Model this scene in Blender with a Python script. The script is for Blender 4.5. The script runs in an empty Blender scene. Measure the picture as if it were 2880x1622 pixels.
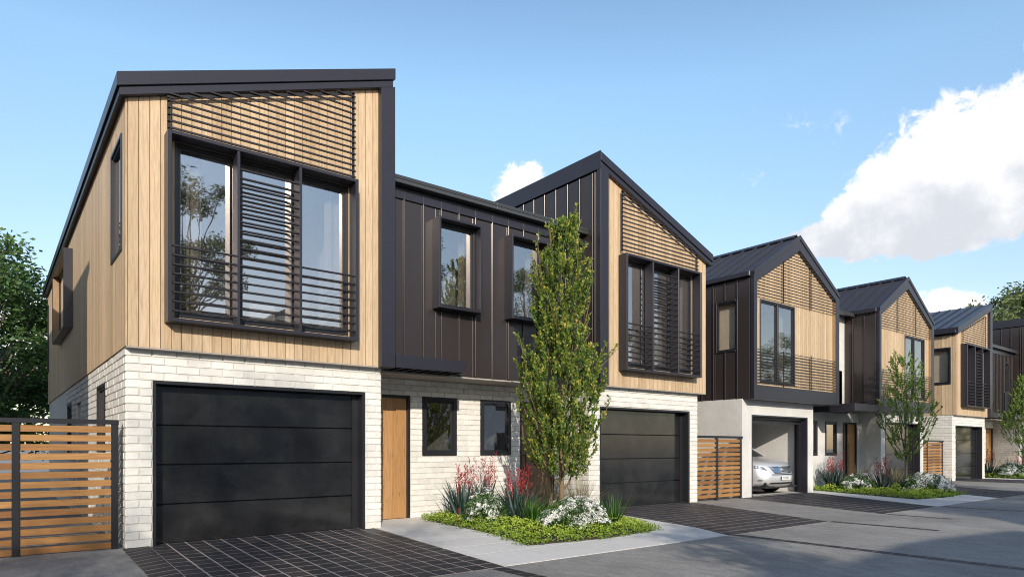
import bpy, math, random
from mathutils import Vector, Matrix
R = math.radians
random.seed(7)
S = bpy.context.scene
COL = S.collection

# ------------------------------------------------------------------ helpers
class MB:
    def __init__(s): s.v=[]; s.f=[]; s.a=[]
    def poly(s, pts, var=0.5):
        n=len(s.v); s.v += [tuple(p) for p in pts]; s.f.append(tuple(range(n,n+len(pts)))); s.a.append(var)
    def hexa(s, p, var=0.5):
        n=len(s.v); s.v += [tuple(q) for q in p]
        for q in ((0,3,2,1),(4,5,6,7),(0,1,5,4),(1,2,6,5),(2,3,7,6),(3,0,4,7)):
            s.f.append(tuple(n+i for i in q)); s.a.append(var)
    def box(s, x0,x1,y0,y1,z0,z1,var=0.5):
        s.hexa([(x0,y0,z0),(x1,y0,z0),(x1,y1,z0),(x0,y1,z0),(x0,y0,z1),(x1,y0,z1),(x1,y1,z1),(x0,y1,z1)],var)
    def qbox(s, ax,u0,u1,d0,d1,b0,b1,t0,t1,var=0.5):
        P=(lambda u,d,z:(u,d,z)) if ax=='x' else (lambda u,d,z:(d,u,z))
        s.hexa([P(u0,d0,b0),P(u1,d0,b1),P(u1,d1,b1),P(u0,d1,b0),P(u0,d0,t0),P(u1,d0,t1),P(u1,d1,t1),P(u0,d1,t0)],var)
    def abox(s, ax,u0,u1,d0,d1,z0,z1,var=0.5):
        s.qbox(ax,u0,u1,d0,d1,z0,z0,z1,z1,var)
    def prism(s, pts, ax, d0, d1, var=0.5):
        # polygon pts (u,z) extruded along depth
        P=(lambda u,d,z:(u,d,z)) if ax=='x' else (lambda u,d,z:(d,u,z))
        n=len(s.v); k=len(pts)
        s.v += [P(u,d0,z) for u,z in pts]+[P(u,d1,z) for u,z in pts]
        s.f.append(tuple(range(n,n+k))); s.a.append(var)
        s.f.append(tuple(range(n+2*k-1,n+k-1,-1))); s.a.append(var)
        for i in range(k):
            j=(i+1)%k; s.f.append((n+i,n+k+i,n+k+j,n+j)); s.a.append(var)
    def tube(s, pts, rad, seg=6, var=0.5, cap=True):
        rings=[]; n0=len(s.v); up=Vector((0.13,0.21,0.97)).normalized()
        P=[Vector(p) for p in pts]
        for i,p in enumerate(P):
            t=(P[min(i+1,len(P)-1)]-P[max(i-1,0)])
            if t.length<1e-7: t=Vector((0,0,1))
            t.normalize()
            a=t.cross(up)
            if a.length<1e-3: a=t.cross(Vector((1,0,0)))
            a.normalize(); b=t.cross(a)
            r=rad[i] if isinstance(rad,(list,tuple)) else rad
            for k in range(seg):
                an=2*math.pi*k/seg; q=p+a*(r*math.cos(an))+b*(r*math.sin(an)); s.v.append((q.x,q.y,q.z))
        for i in range(len(P)-1):
            for k in range(seg):
                k2=(k+1)%seg
                s.f.append((n0+i*seg+k,n0+i*seg+k2,n0+(i+1)*seg+k2,n0+(i+1)*seg+k)); s.a.append(var)
        if cap:
            s.f.append(tuple(n0+k for k in range(seg))[::-1]); s.a.append(var)
            m=n0+(len(P)-1)*seg; s.f.append(tuple(m+k for k in range(seg))); s.a.append(var)
    def build(s, name, mat, parent=None, bevel=0, bseg=1, smooth=False, flip=True, subsurf=0):
        me=bpy.data.meshes.new(name)
        if parent is not None:
            o=parent
            L=Vector((0,0,0))
            while o is not None: L+=o.location; o=o.parent
            vs=[(x-L.x,y-L.y,z-L.z) for x,y,z in s.v]
        else: vs=s.v
        me.from_pydata(vs,[],s.f); me.update()
        at=me.attributes.new('var','FLOAT','FACE'); at.data.foreach_set('value',s.a)
        me.materials.append(mat)
        if smooth: me.polygons.foreach_set('use_smooth',[True]*len(me.polygons))
        o=bpy.data.objects.new(name,me); COL.objects.link(o)
        if flip:
            import bmesh
            bm=bmesh.new(); bm.from_mesh(me); bmesh.ops.recalc_face_normals(bm,faces=bm.faces); bm.to_mesh(me); bm.free()
        if parent is not None: o.parent=parent
        if bevel:
            m=o.modifiers.new('bevel','BEVEL'); m.width=bevel; m.segments=bseg; m.limit_method='ANGLE'
        if subsurf:
            m=o.modifiers.new('sub','SUBSURF'); m.levels=subsurf; m.render_levels=subsurf
        return o

def thing(name,label,cat,loc=(0,0,0),group=None):
    o=bpy.data.objects.new(name,None); COL.objects.link(o); o.location=loc; o.empty_display_size=.2
    return tag(o,label,cat,group)
def tag(o,label,cat=None,group=None,kind=None):
    o['label']=label
    if cat: o['category']=cat
    if group: o['group']=group
    if kind: o['kind']=kind
    return o
def struct(o,label=None):
    o['kind']='structure'
    if label: o['label']=label
    return o
def shade(o):
    return o

# ------------------------------------------------------------------ materials
def nm(name):
    m=bpy.data.materials.new(name); m.use_nodes=True; nt=m.node_tree; nt.nodes.clear()
    out=nt.nodes.new('ShaderNodeOutputMaterial'); b=nt.nodes.new('ShaderNodeBsdfPrincipled')
    nt.links.new(b.outputs[0],out.inputs[0]); return m,nt,b,out
def N(nt,t,**k):
    n=nt.nodes.new(t)
    for a,v in k.items():
        if a.startswith('i_'):
            key=a[2:]; key=int(key) if key.isdigit() else key
            n.inputs[key].default_value=v
        else: setattr(n,a,v)
    return n
def ramp(nt,fac,stops,interp='LINEAR'):
    r=nt.nodes.new('ShaderNodeValToRGB'); r.color_ramp.interpolation=interp
    e=r.color_ramp.elements
    while len(e)<len(stops): e.new(0.5)
    for el,(p,c) in zip(e,stops): el.position=p; el.color=(c[0],c[1],c[2],1)
    nt.links.new(fac,r.inputs[0]); return r.outputs[0]
def mixc(nt,fac,a,b,mode='MIX'):
    m=nt.nodes.new('ShaderNodeMix'); m.data_type='RGBA'; m.blend_type=mode
    for s,val in ((0,fac),(6,a),(7,b)):
        if hasattr(val,'node'): nt.links.new(val,m.inputs[s])
        elif s==0: m.inputs[0].default_value=val
        else: m.inputs[s].default_value=(val[0],val[1],val[2],1)
    return m.outputs[2]
def noise(nt,scale,detail=4,rough=.55,vec=None,map_scale=None,dist=0):
    n=nt.nodes.new('ShaderNodeTexNoise'); n.inputs['Scale'].default_value=scale; n.inputs['Detail'].default_value=detail; n.inputs['Roughness'].default_value=rough
    n.inputs['Distortion'].default_value=dist
    if vec is None:
        tc=nt.nodes.new('ShaderNodeTexCoord'); vec=tc.outputs['Object']
    if map_scale:
        mp=nt.nodes.new('ShaderNodeMapping'); mp.inputs['Scale'].default_value=map_scale; nt.links.new(vec,mp.inputs[0]); vec=mp.outputs[0]
    nt.links.new(vec,n.inputs['Vector']); return n.outputs['Fac']
def bump(nt,h,strength,dist,b):
    n=nt.nodes.new('ShaderNodeBump'); n.inputs['Strength'].default_value=strength; n.inputs['Distance'].default_value=dist
    nt.links.new(h,n.inputs['Height']); nt.links.new(n.outputs[0],b.inputs['Normal'])
def attr(nt):
    a=nt.nodes.new('ShaderNodeAttribute'); a.attribute_name='var'; return a.outputs['Fac']

def m_timber(name, cols, axis='z', rough=.6, knots=0.0):
    m,nt,b,o=nm(name)
    v=attr(nt)
    base=ramp(nt,v,[(0,cols[0]),(.5,cols[1]),(1,cols[2])])
    tc=nt.nodes.new('ShaderNodeTexCoord')
    add=nt.nodes.new('ShaderNodeVectorMath'); add.operation='ADD'
    cmb=nt.nodes.new('ShaderNodeCombineXYZ'); mul=N(nt,'ShaderNodeMath',operation='MULTIPLY'); mul.inputs[1].default_value=37.0
    nt.links.new(v,mul.inputs[0])
    for i in range(3): nt.links.new(mul.outputs[0],cmb.inputs[i])
    nt.links.new(tc.outputs['Object'],add.inputs[0]); nt.links.new(cmb.outputs[0],add.inputs[1])
    sc={'z':(14,14,.8),'x':(.8,14,14)}[axis]
    g=noise(nt,3.0,6,.6,add.outputs[0],sc,dist=.6)
    sc2={'z':(60,60,2),'x':(2,60,60)}[axis]
    g2=noise(nt,3.0,3,.6,add.outputs[0],sc2)
    d=ramp(nt,g,[(.3,(.74,.70,.66)),(.55,(1,1,1)),(.8,(1.08,1.07,1.05))])
    d2=ramp(nt,g2,[(.35,(.86,.85,.83)),(.6,(1.03,1.03,1.03))])
    c=mixc(nt,1,base,d,'MULTIPLY'); c=mixc(nt,.7,c,d2,'MULTIPLY')
    if knots:
        k=nt.nodes.new('ShaderNodeTexVoronoi'); k.inputs['Scale'].default_value=1.0
        mp=nt.nodes.new('ShaderNodeMapping'); mp.inputs['Scale'].default_value=(7,7,2.4); nt.links.new(add.outputs[0],mp.inputs[0]); nt.links.new(mp.outputs[0],k.inputs['Vector'])
        kk=ramp(nt,k.outputs['Distance'],[(.05,(.25,.16,.10)),(.16,(1,1,1))])
        c=mixc(nt,knots,c,kk,'MULTIPLY')
    nt.links.new(c,b.inputs['Base Color']); b.inputs['Roughness'].default_value=rough
    bump(nt,g2,.25,.003,b); return m
def m_metal(name,col,rough=.38,met=.35,bumpy=0,coat=0):
    m,nt,b,o=nm(name)
    n1=noise(nt,1.2,3,.5)
    c=ramp(nt,n1,[(.3,tuple(x*.95 for x in col)),(.7,tuple(x*1.05 for x in col))])
    nt.links.new(c,b.inputs['Base Color'])
    n2=noise(nt,1.5,2,.5)
    rr=nt.nodes.new('ShaderNodeMapRange'); rr.inputs[1].default_value=.3; rr.inputs[2].default_value=.7; rr.inputs[3].default_value=rough-.01; rr.inputs[4].default_value=rough+.025
    nt.links.new(n2,rr.inputs[0]); nt.links.new(rr.outputs[0],b.inputs['Roughness'])
    b.inputs['Metallic'].default_value=met
    if bumpy: bump(nt,noise(nt,1.1,2,.5),bumpy,.02,b)
    return m
def m_brick():
    m,nt,b,o=nm('white_painted_brick')
    v=attr(nt)
    c=ramp(nt,v,[(0,(.56,.545,.515)),(.12,(.56,.545,.515)),(.2,(.63,.62,.595)),(.6,(.70,.69,.66)),(1,(.75,.74,.71))])
    n=noise(nt,9,6,.65); c=mixc(nt,.55,c,ramp(nt,n,[(.3,(.84,.83,.81)),(.6,(1,1,1))]),'MULTIPLY')
    big=noise(nt,.8,3,.5); c=mixc(nt,.5,c,ramp(nt,big,[(.35,(.93,.92,.90)),(.65,(1,1,1))]),'MULTIPLY')
    nt.links.new(c,b.inputs['Base Color']); b.inputs['Roughness'].default_value=.85
    bump(nt,noise(nt,16,5,.7,None,(1,1,1.6),dist=.8),.9,.009,b); return m
def m_plaster(name='white_plaster',col=(.66,.65,.63),cl=.35):
    m,nt,b,o=nm(name)
    n=noise(nt,.9,5,.6); c=ramp(nt,n,[(.35,tuple(x*.8 for x in col)),(.65,col)])
    n2=noise(nt,14,4,.6); c=mixc(nt,cl,c,ramp(nt,n2,[(.3,(.8,.8,.8)),(.6,(1,1,1))]),'MULTIPLY')
    nt.links.new(c,b.inputs['Base Color']); b.inputs['Roughness'].default_value=.9
    bump(nt,n2,.2,.004,b); return m
def m_plain(name,col,rough=.6,met=0,bs=None,emit=None):
    m,nt,b,o=nm(name)
    n=noise(nt,6,4,.6)
    c=ramp(nt,n,[(.3,tuple(x*.88 for x in col)),(.7,tuple(min(1,x*1.06) for x in col))])
    nt.links.new(c,b.inputs['Base Color']); b.inputs['Roughness'].default_value=rough; b.inputs['Metallic'].default_value=met
    if bs: bump(nt,noise(nt,bs[0],5,.6),bs[1],.004,b)
    return m
def m_concrete(name,c0,c1,sc=1.0,grain=(38,.55),bstr=.5):
    m,nt,b,o=nm(name)
    n=noise(nt,.55*sc,6,.62); c=ramp(nt,n,[(.3,c0),(.68,c1)])
    g=noise(nt,grain[0],3,.7); c=mixc(nt,grain[1],c,ramp(nt,g,[(.35,(.45,.45,.45)),(.5,(1,1,1)),(.7,(1.25,1.25,1.25))]),'MULTIPLY')
    g3=noise(nt,9,5,.7,None,(1,.35,1)); c=mixc(nt,.75 if grain[1]>.3 else .2,c,ramp(nt,g3,[(.35,(.72,.72,.72)),(.6,(1.06,1.06,1.06))]),'MULTIPLY'); g4=noise(nt,2.2,7,.75,None,(1,.5,1)); c=mixc(nt,.6 if grain[1]>.3 else .08,c,ramp(nt,g4,[(.33,(.74,.74,.75)),(.5,(1,1,1))]),'MULTIPLY')
    nt.links.new(c,b.inputs['Base Color']); b.inputs['Roughness'].default_value=.82
    bump(nt,g,bstr,.004,b); return m
def m_glass(name='window_glass',tint=(.84,.85,.86),refl=.34):
    m,nt,b,o=nm(name); nt.nodes.remove(b)
    tr=nt.nodes.new('ShaderNodeBsdfTransparent'); tr.inputs[0].default_value=(*tint,1)
    gl=nt.nodes.new('ShaderNodeBsdfGlossy'); gl.inputs['Roughness'].default_value=.012; gl.inputs[0].default_value=(.97,.88,.84,1)
    fr=nt.nodes.new('ShaderNodeLayerWeight'); fr.inputs[0].default_value=.5; pw=nt.nodes.new('ShaderNodeMath'); pw.operation='POWER'; pw.inputs[1].default_value=4.0; nt.links.new(fr.outputs['Facing'],pw.inputs[0]); fr=pw
    mr=nt.nodes.new('ShaderNodeMapRange'); mr.inputs[1].default_value=.0; mr.inputs[2].default_value=1; mr.inputs[3].default_value=refl; mr.inputs[4].default_value=1
    nt.links.new(fr.outputs[0],mr.inputs[0])
    mx=nt.nodes.new('ShaderNodeMixShader'); nt.links.new(mr.outputs[0],mx.inputs[0]); nt.links.new(tr.outputs[0],mx.inputs[1]); nt.links.new(gl.outputs[0],mx.inputs[2])
    bp=nt.nodes.new('ShaderNodeBump'); bp.inputs['Strength'].default_value=.06; bp.inputs['Distance'].default_value=.02
    nt.links.new(noise(nt,1.6,2,.5),bp.inputs['Height']); nt.links.new(bp.outputs[0],gl.inputs['Normal'])
    nt.links.new(mx.outputs[0],o.inputs[0]); return m
def m_leaf(name,stops,rough=.5,trans=.35):
    m,nt,b,o=nm(name)
    c=ramp(nt,attr(nt),stops)
    nt.links.new(c,b.inputs['Base Color']); b.inputs['Roughness'].default_value=rough
    tl=nt.nodes.new('ShaderNodeBsdfTranslucent'); nt.links.new(c,tl.inputs[0])
    mx=nt.nodes.new('ShaderNodeMixShader'); mx.inputs[0].default_value=trans
    nt.links.new(b.outputs[0],mx.inputs[1]); nt.links.new(tl.outputs[0],mx.inputs[2]); nt.links.new(mx.outputs[0],o.inputs[0]); return m
def m_garage():
    m,nt,b,o=nm('black_garage_panel')
    n=noise(nt,2.2,6,.65); c=ramp(nt,n,[(.35,(.009,.0095,.0105)),(.7,(.024,.0245,.025))])
    nt.links.new(c,b.inputs['Base Color'])
    n2=noise(nt,3.2,6,.7)
    rr=nt.nodes.new('ShaderNodeMapRange'); rr.inputs[1].default_value=.35; rr.inputs[2].default_value=.68; rr.inputs[3].default_value=.10; rr.inputs[4].default_value=.26
    nt.links.new(n2,rr.inputs[0]); nt.links.new(rr.outputs[0],b.inputs['Roughness'])
    bump(nt,noise(nt,30,4,.6,None,(.45,1,1)),.25,.003,b); b.inputs['Coat Weight'].default_value=.7; b.inputs['Coat Roughness'].default_value=.10; return m
def m_carpaint():
    m,nt,b,o=nm('silver_car_paint'); b.inputs['Base Color'].default_value=(.62,.63,.65,1); b.inputs['Metallic'].default_value=.5; b.inputs['Roughness'].default_value=.38
    b.inputs['Coat Weight'].default_value=.5; b.inputs['Coat Roughness'].default_value=.05; return m
def m_paver():
    m,nt,b,o=nm('dark_paver')
    c=ramp(nt,attr(nt),[(0,(.016,.017,.022)),(.6,(.028,.028,.034)),(1,(.048,.042,.041))])
    g=noise(nt,40,4,.7); c=mixc(nt,.6,c,ramp(nt,g,[(.3,(.6,.6,.6)),(.65,(1.2,1.2,1.2))]),'MULTIPLY')
    nt.links.new(c,b.inputs['Base Color']); b.inputs['Roughness'].default_value=.62
    bump(nt,g,.5,.004,b); return m

WOOD=m_timber('cedar_cladding',[(.45,.325,.20),(.53,.395,.255),(.62,.475,.32)])
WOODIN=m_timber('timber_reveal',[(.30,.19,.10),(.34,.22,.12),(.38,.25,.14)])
SLAT=m_timber('oiled_timber_slat',[(.22,.098,.030),(.31,.15,.045),(.40,.21,.072)],axis='x',rough=.5)
DOORW=m_timber('oak_door',[(.36,.19,.075),(.42,.23,.095),(.48,.27,.12)],rough=.45,knots=.55)
METAL=m_metal('dark_standing_seam_metal',(.036,.029,.030),.25,.1)
TRIM=m_metal('dark_metal_trim',(.028,.027,.038),.34,.25)
FRAME=m_metal('black_aluminium_frame',(.020,.021,.026),.36,.2)
SLATM=m_metal('dark_slat_metal',(.014,.013,.018),.45,.1)
ROOFM=m_metal('dark_roof_metal',(.045,.043,.052),.5,.3)
GUTT=m_metal('grey_gutter_metal',(.070,.074,.076),.35,.4)
BRICK=m_brick()
PLAST=m_plaster()
SOFF=m_plain('soffit_board',(.34,.31,.28),.8)
INT=m_plain('interior_white',(.84,.82,.79),.9)
FLOORI=m_plain('interior_floor',(.22,.17,.13),.6)
BLIND=m_plain('roller_blind',(.52,.47,.40),.9)
GLASS=m_glass()
GLASSD=m_glass('side_window_glass',(.93,.92,.90),.03)
GARAGE=m_garage()
ROAD=m_concrete('exposed_aggregate_road',(.23,.22,.208),(.36,.345,.322))
PATH=m_concrete('smooth_concrete_path',(.62,.595,.57),(.70,.68,.655),1.2,(200,.12),.1)
JOINT=m_plain('pale_joint',(.95,.93,.90),.8)
GROUT=m_plain('brown_grout',(.42,.34,.30),.9)
PAVER=m_paver()
SOIL=m_plain('planter_soil',(.035,.024,.016),.95,bs=(30,.8))
BARK=m_plain('tree_bark',(.17,.12,.065),.85,bs=(25,.8))
BARKG=m_plain('grey_bark',(.16,.13,.10),.85,bs=(25,.8))
BARKT=m_plain('dark_bark',(.07,.055,.04),.85,bs=(25,.8))
L_OLIVE=m_leaf('olive_leaves',[(0,(.025,.07,.016)),(.35,(.08,.16,.028)),(.62,(.23,.32,.05)),(.9,(.60,.54,.09)),(1,(.60,.38,.09))],trans=.45)
L_GREEN=m_leaf('fresh_leaves',[(0,(.05,.11,.02)),(.5,(.17,.29,.05)),(1,(.42,.52,.11))],trans=.4)
L_DARK=m_leaf('dark_leaves',[(0,(.024,.06,.015)),(.6,(.07,.15,.038)),(1,(.17,.28,.07))])
L_GUM=m_leaf('gum_leaves',[(0,(.05,.085,.03)),(.6,(.12,.17,.06)),(1,(.25,.28,.11))])
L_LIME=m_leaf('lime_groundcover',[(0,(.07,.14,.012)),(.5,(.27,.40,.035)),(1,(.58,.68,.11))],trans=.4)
L_BLUE=m_leaf('blue_green_straps',[(0,(.018,.040,.032)),(.5,(.045,.085,.072)),(1,(.14,.20,.19))],rough=.4,trans=.15)
L_STRAP=m_leaf('green_straps',[(0,(.02,.06,.012)),(.6,(.06,.15,.025)),(1,(.13,.26,.05))],rough=.4,trans=.3)
L_RED=m_leaf('red_flowers',[(0,(.22,.02,.03)),(.6,(.48,.04,.05)),(1,(.58,.13,.11))],trans=.3)
L_TAN=m_leaf('feather_grass',[(0,(.16,.13,.06)),(.6,(.34,.28,.16)),(1,(.50,.43,.28))],trans=.4)
L_WHITE=m_leaf('white_petals',[(0,(.78,.78,.75)),(1,(.90,.90,.88))],trans=.3)

# ------------------------------------------------------------------ wall builders
def cuts(u0,u1,ops):
    c=sorted({u0,u1,*[min(max(x,u0),u1) for o in ops for x in o[:2]]}); return [(a,b) for a,b in zip(c,c[1:]) if b-a>1e-4]
def spans(z0,z1,ops,u):
    segs=[(z0,z1)]
    for o in ops:
        if o[0]<=u<=o[1]:
            n=[]
            for a,b in segs:
                if o[2]>a: n.append((a,min(b,o[2])))
                if o[3]<b: n.append((max(a,o[3]),b))
                if not(o[2]>a or o[3]<b): pass
            segs=[(a,b) for a,b in n if b-a>1e-3]
    return segs
def core(mb,ax,u0,u1,d0,d1,z0,ztop,ops=[],var=.05):
    for a,b in cuts(u0,u1,ops):
        m=(a+b)/2
        zt=lambda u: ztop(u) if callable(ztop) else ztop
        for s,e in spans(z0,1e3,ops,m):
            e0=zt(a) if e>100 else e; e1=zt(b) if e>100 else e
            mb.qbox(ax,a,b,d0,d1,s,s,e0,e1,var)
def boards(mb,ax,u0,u1,df,db,zb,ztop,w,ops=[],gap=.010,seed=1):
    rnd=random.Random(seed); n=max(1,round((u1-u0)/w)); w=(u1-u0)/n
    zt=lambda u: ztop(u) if callable(ztop) else ztop
    for i in range(n):
        a=u0+i*w+gap/2; b=u0+(i+1)*w-gap/2; var=min(1,max(0,rnd.gauss(.5,.27)))
        for p,q in cuts(a,b,ops):
            for s,e in spans(zb,1e3,ops,(p+q)/2):
                e0=zt(p) if e>100 else e; e1=zt(q) if e>100 else e
                mb.qbox(ax,p,q,df,db,s,s,e0,e1,var)
def bricks(mb,ax,u0,u1,d,sgn,z0,z1,ops=[],L=.305,H=.1085,seed=1,cor0=0,cor1=0):
    """bricks stand proud of plane d by ~9mm toward sgn*(-1)"""
    rnd=random.Random(seed); nrow=round((z1-z0)/H); H=(z1-z0)/nrow; j=.0105
    P=(lambda u,dd,z:(u,dd,z)) if ax=='x' else (lambda u,dd,z:(dd,u,z))
    for r in range(nrow):
        za=z0+r*H+j/2; zb=z0+(r+1)*H-j/2; off=(L/2 if r%2 else 0)
        u=u0-off
        while u<u1:
            a=max(u0,u)+ (j/2 if u>u0 else 0); b=min(u1,u+L)-(j/2 if u+L<u1 else 0); u+=L
            if b-a<.02: continue
            zm=(za+zb)/2
            segs=[(a,b)]
            for o in ops:
                if o[2]<zm<o[3]:
                    n=[]
                    for p,q in segs:
                        if o[0]>p: n.append((p,min(q,o[0])))
                        if o[1]<q: n.append((max(p,o[1]),q))
                    segs=n
            for p,q in segs:
                if q-p<.02: continue
                pr=.011+rnd.random()*.006; ch=.006; var=.25+.75*rnd.random(); J=lambda k=.0022:(rnd.random()-.5)*k*2
                f0=d; f1=d-sgn*pr
                back=[P(p,f0,za),P(q,f0,za),P(q,f0,zb),P(p,f0,zb)]
                fr=[(p+ch,za+ch),(q-ch,za+ch),(q-ch,zb-ch),(p+ch,zb-ch)]
                fr=[P(x+J(),f1+J(.001),z+J()) for x,z in fr]
                n=len(mb.v); mb.v+=back+fr
                for qd in ((4,5,6,7),(0,1,5,4),(1,2,6,5),(2,3,7,6),(3,0,4,7)): mb.f.append(tuple(n+i for i in qd)); mb.a.append(var)
def seam_wall(mb,ax,u0,u1,df,db,z0,ztop,seams,sgn,ops=[],rib=.036,wd=.028):
    core(mb,ax,u0,u1,df,db,z0,ztop,ops,.5)
    zt=lambda u: ztop(u) if callable(ztop) else ztop
    for s in seams:
        if not(u0<s<u1): continue
        for a,b in spans(z0,1e3,ops,s):
            b2=zt(s) if b>100 else b
            mb.abox(ax,s-wd/2,s+wd/2,df-sgn*rib,df-sgn*.001,a+.004,b2-.002,.5)
def frame(mb,ax,u0,u1,d0,d1,z0,z1,t,tb=None):
    tb=t if tb is None else tb
    mb.abox(ax,u0,u0+t,d0,d1,z0,z1); mb.abox(ax,u1-t,u1,d0,d1,z0,z1)
    mb.abox(ax,u0+t,u1-t,d0,d1,z0,z0+tb); mb.abox(ax,u0+t,u1-t,d0,d1,z1-t,z1)
def window(par,ax,u0,u1,df,z0,z1,t=.06,dep=.09,mull=[],glass=None,sgn=1,name='window'):
    mb=MB(); frame(mb,ax,u0,u1,*sorted((df,df+sgn*dep)),z0,z1,t)
    # inner sash
    d2=df+sgn*.025
    xs=[u0+t]+[m for m in mull]+[u1-t]
    for m in mull: mb.abox(ax,m-t*.6,m+t*.6,*sorted((df+sgn*.005,df+sgn*dep)),z0+t,z1-t)
    w=mb.build(name,FRAME,par,bevel=.004)
    s=MB()
    for i,(a,b) in enumerate(zip(xs,xs[1:])):
        a2=a+(t*.6 if i>0 else 0); b2=b-(t*.6 if i<len(xs)-2 else 0)
        frame(s,ax,a2+.001,b2-.001,*sorted((d2,d2+sgn*.05)),z0+t+.001,z1-t-.001,.032)
    s.build('sash',FRAME,w)
    g=MB(); g.abox(ax,u0+t,u1-t,*sorted((df+sgn*.055,df+sgn*.061)),z0+t,z1-t); g.build('glass',glass or GLASS,w)
    return w
def room(par,x0,x1,y0,y1,z0,z1,name='room_lining',mat=None):
    mb=MB()
    mb.poly([(x0,y1,z0),(x1,y1,z0),(x1,y1,z1),(x0,y1,z1)]); mb.poly([(x0,y0,z0),(x0,y1,z0),(x0,y1,z1),(x0,y0,z1)])
    mb.poly([(x1,y0,z0),(x1,y1,z0),(x1,y1,z1),(x1,y0,z1)]); mb.poly([(x0,y0,z1),(x1,y0,z1),(x1,y1,z1),(x0,y1,z1)])
    mb.poly([(x0,y0,z0),(x1,y0,z0),(x1,y1,z0),(x0,y1,z0)],.3)
    return mb.build(name,mat or INT,par,flip=False)
def curtain(par,x0,x1,y,z0,z1,name='curtain'):
    mb=MB(); n=int((x1-x0)/.02)
    P=[(x0+(x1-x0)*i/n, y+.03*math.sin(i*.9)+.012*math.sin(i*2.3)) for i in range(n+1)]
    for (a,ya),(b,yb) in zip(P,P[1:]): mb.hexa([(a,ya,z0),(b,yb,z0),(b,yb+.004,z0),(a,ya+.004,z0),(a,ya,z1),(b,yb,z1),(b,yb+.004,z1),(a,ya+.004,z1)])
    return mb.build(name,BLIND,par)

Z1=2.70      # underside of the upper storey
DEPTH=24.6   # back of the long houses

def garage(par,x0,x1,yf,zt,open_=False):
    fr=MB(); t=.045; d1=yf+.40
    frame_=fr
    fr.box(x0,x0+t,yf-.006,d1,0,zt); fr.box(x1-t,x1,yf-.006,d1,0,zt); fr.box(x0+t,x1-t,yf-.006,d1,zt-t,zt)
    gd=fr.build('garage_door',TRIM if open_ else FRAME,par,bevel=.004)
    if not open_:
        yd=yf+.21; z=.0; n=4; hh=(zt-t)/n
        for i in range(n):
            p=MB(); p.box(x0+t+.002,x1-t-.002,yd,yd+.05,i*hh+.007,(i+1)*hh-.007); p.build('door_panel',GARAGE,gd,bevel=.006)
        p=MB(); p.box(x0+t,x1-t,yd+.05,yd+.07,0.01,zt-t-.01); p.build('door_backing',FRAME,gd)
        p=MB(); p.box(x1-t-.10,x1-t-.001,yd-.03,yd-.004,0.0,zt-t); p.build('track',FRAME,gd)
    else:
        p=MB(); p.box(x0+t,x1-t,yf+.22,yf+.3,zt-t-.17,zt-t-.002); p.box(x0+t,x1-t,yf+.12,yf+.16,zt-t-.06,zt-t-.003); p.box(x1-t-.06,x1-t-.001,yf+.2,yf+.28,0,zt-t-.17)
        p.build('track',FRAME,gd)
    return gd
def louvres(par,x0f,x1f,y,z0,z1,pitch,rail_posts=(),name='louvre_screen',edges=None,th=.019,dp=.028,mat=None):
    """x0f(z), x1f(z): slat ends at height z"""
    mb=MB(); z=z0
    while z<z1-.01:
        a,b=x0f(z),x1f(z)
        if b-a>.06: mb.qbox('x',a,b,y,y+dp,z,z,z+th,z+th)
        z+=pitch
    o=mb.build(name,mat or SLATM,par)
    for (ua,za,ub,zb) in rail_posts:
        s=MB()
        if abs(ua-ub)<1e-6: s.box(ua-.018,ua+.018,y+dp+.001,y+dp+.016,za,zb)
        else:
            s.qbox('x',min(ua,ub),max(ua,ub),y+dp+.001,y+dp+.016,(za if ua<ub else zb)-.02,(zb if ua<ub else za)-.02,(za if ua<ub else zb)+.02,(zb if ua<ub else za)+.02)
        s.build('support',mat or SLATM,o)
    return o

def win_box(par,x0,x1,z0,z1,yf,yb,ms,low,mid):
    """projecting metal window surround with rails"""
    mb=MB(); t=.05
    frame(mb,'x',x0,x1,yf,yb,z0,z1,t)
    for m in ms: mb.box(m-.02,m+.02,yf+.004,yb,z0+t,z1-t)
    o=mb.build('window_surround',TRIM,par,bevel=.004)
    xs=[x0+t]+ms+[x1-t]
    for i,(a,b) in enumerate(zip(xs,xs[1:])):
        r=MB(); z=z0+.145; top=mid if i==1 else low
        a2=a+(.02 if i else 0); b2=b-(.02 if i<len(xs)-2 else 0)
        while z<top:
            r.box(a2,b2,yf+.03,yf+.075,z,z+.02); z+=.1245
        r.build('guard_rail',SLATM,o)
    return o

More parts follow.
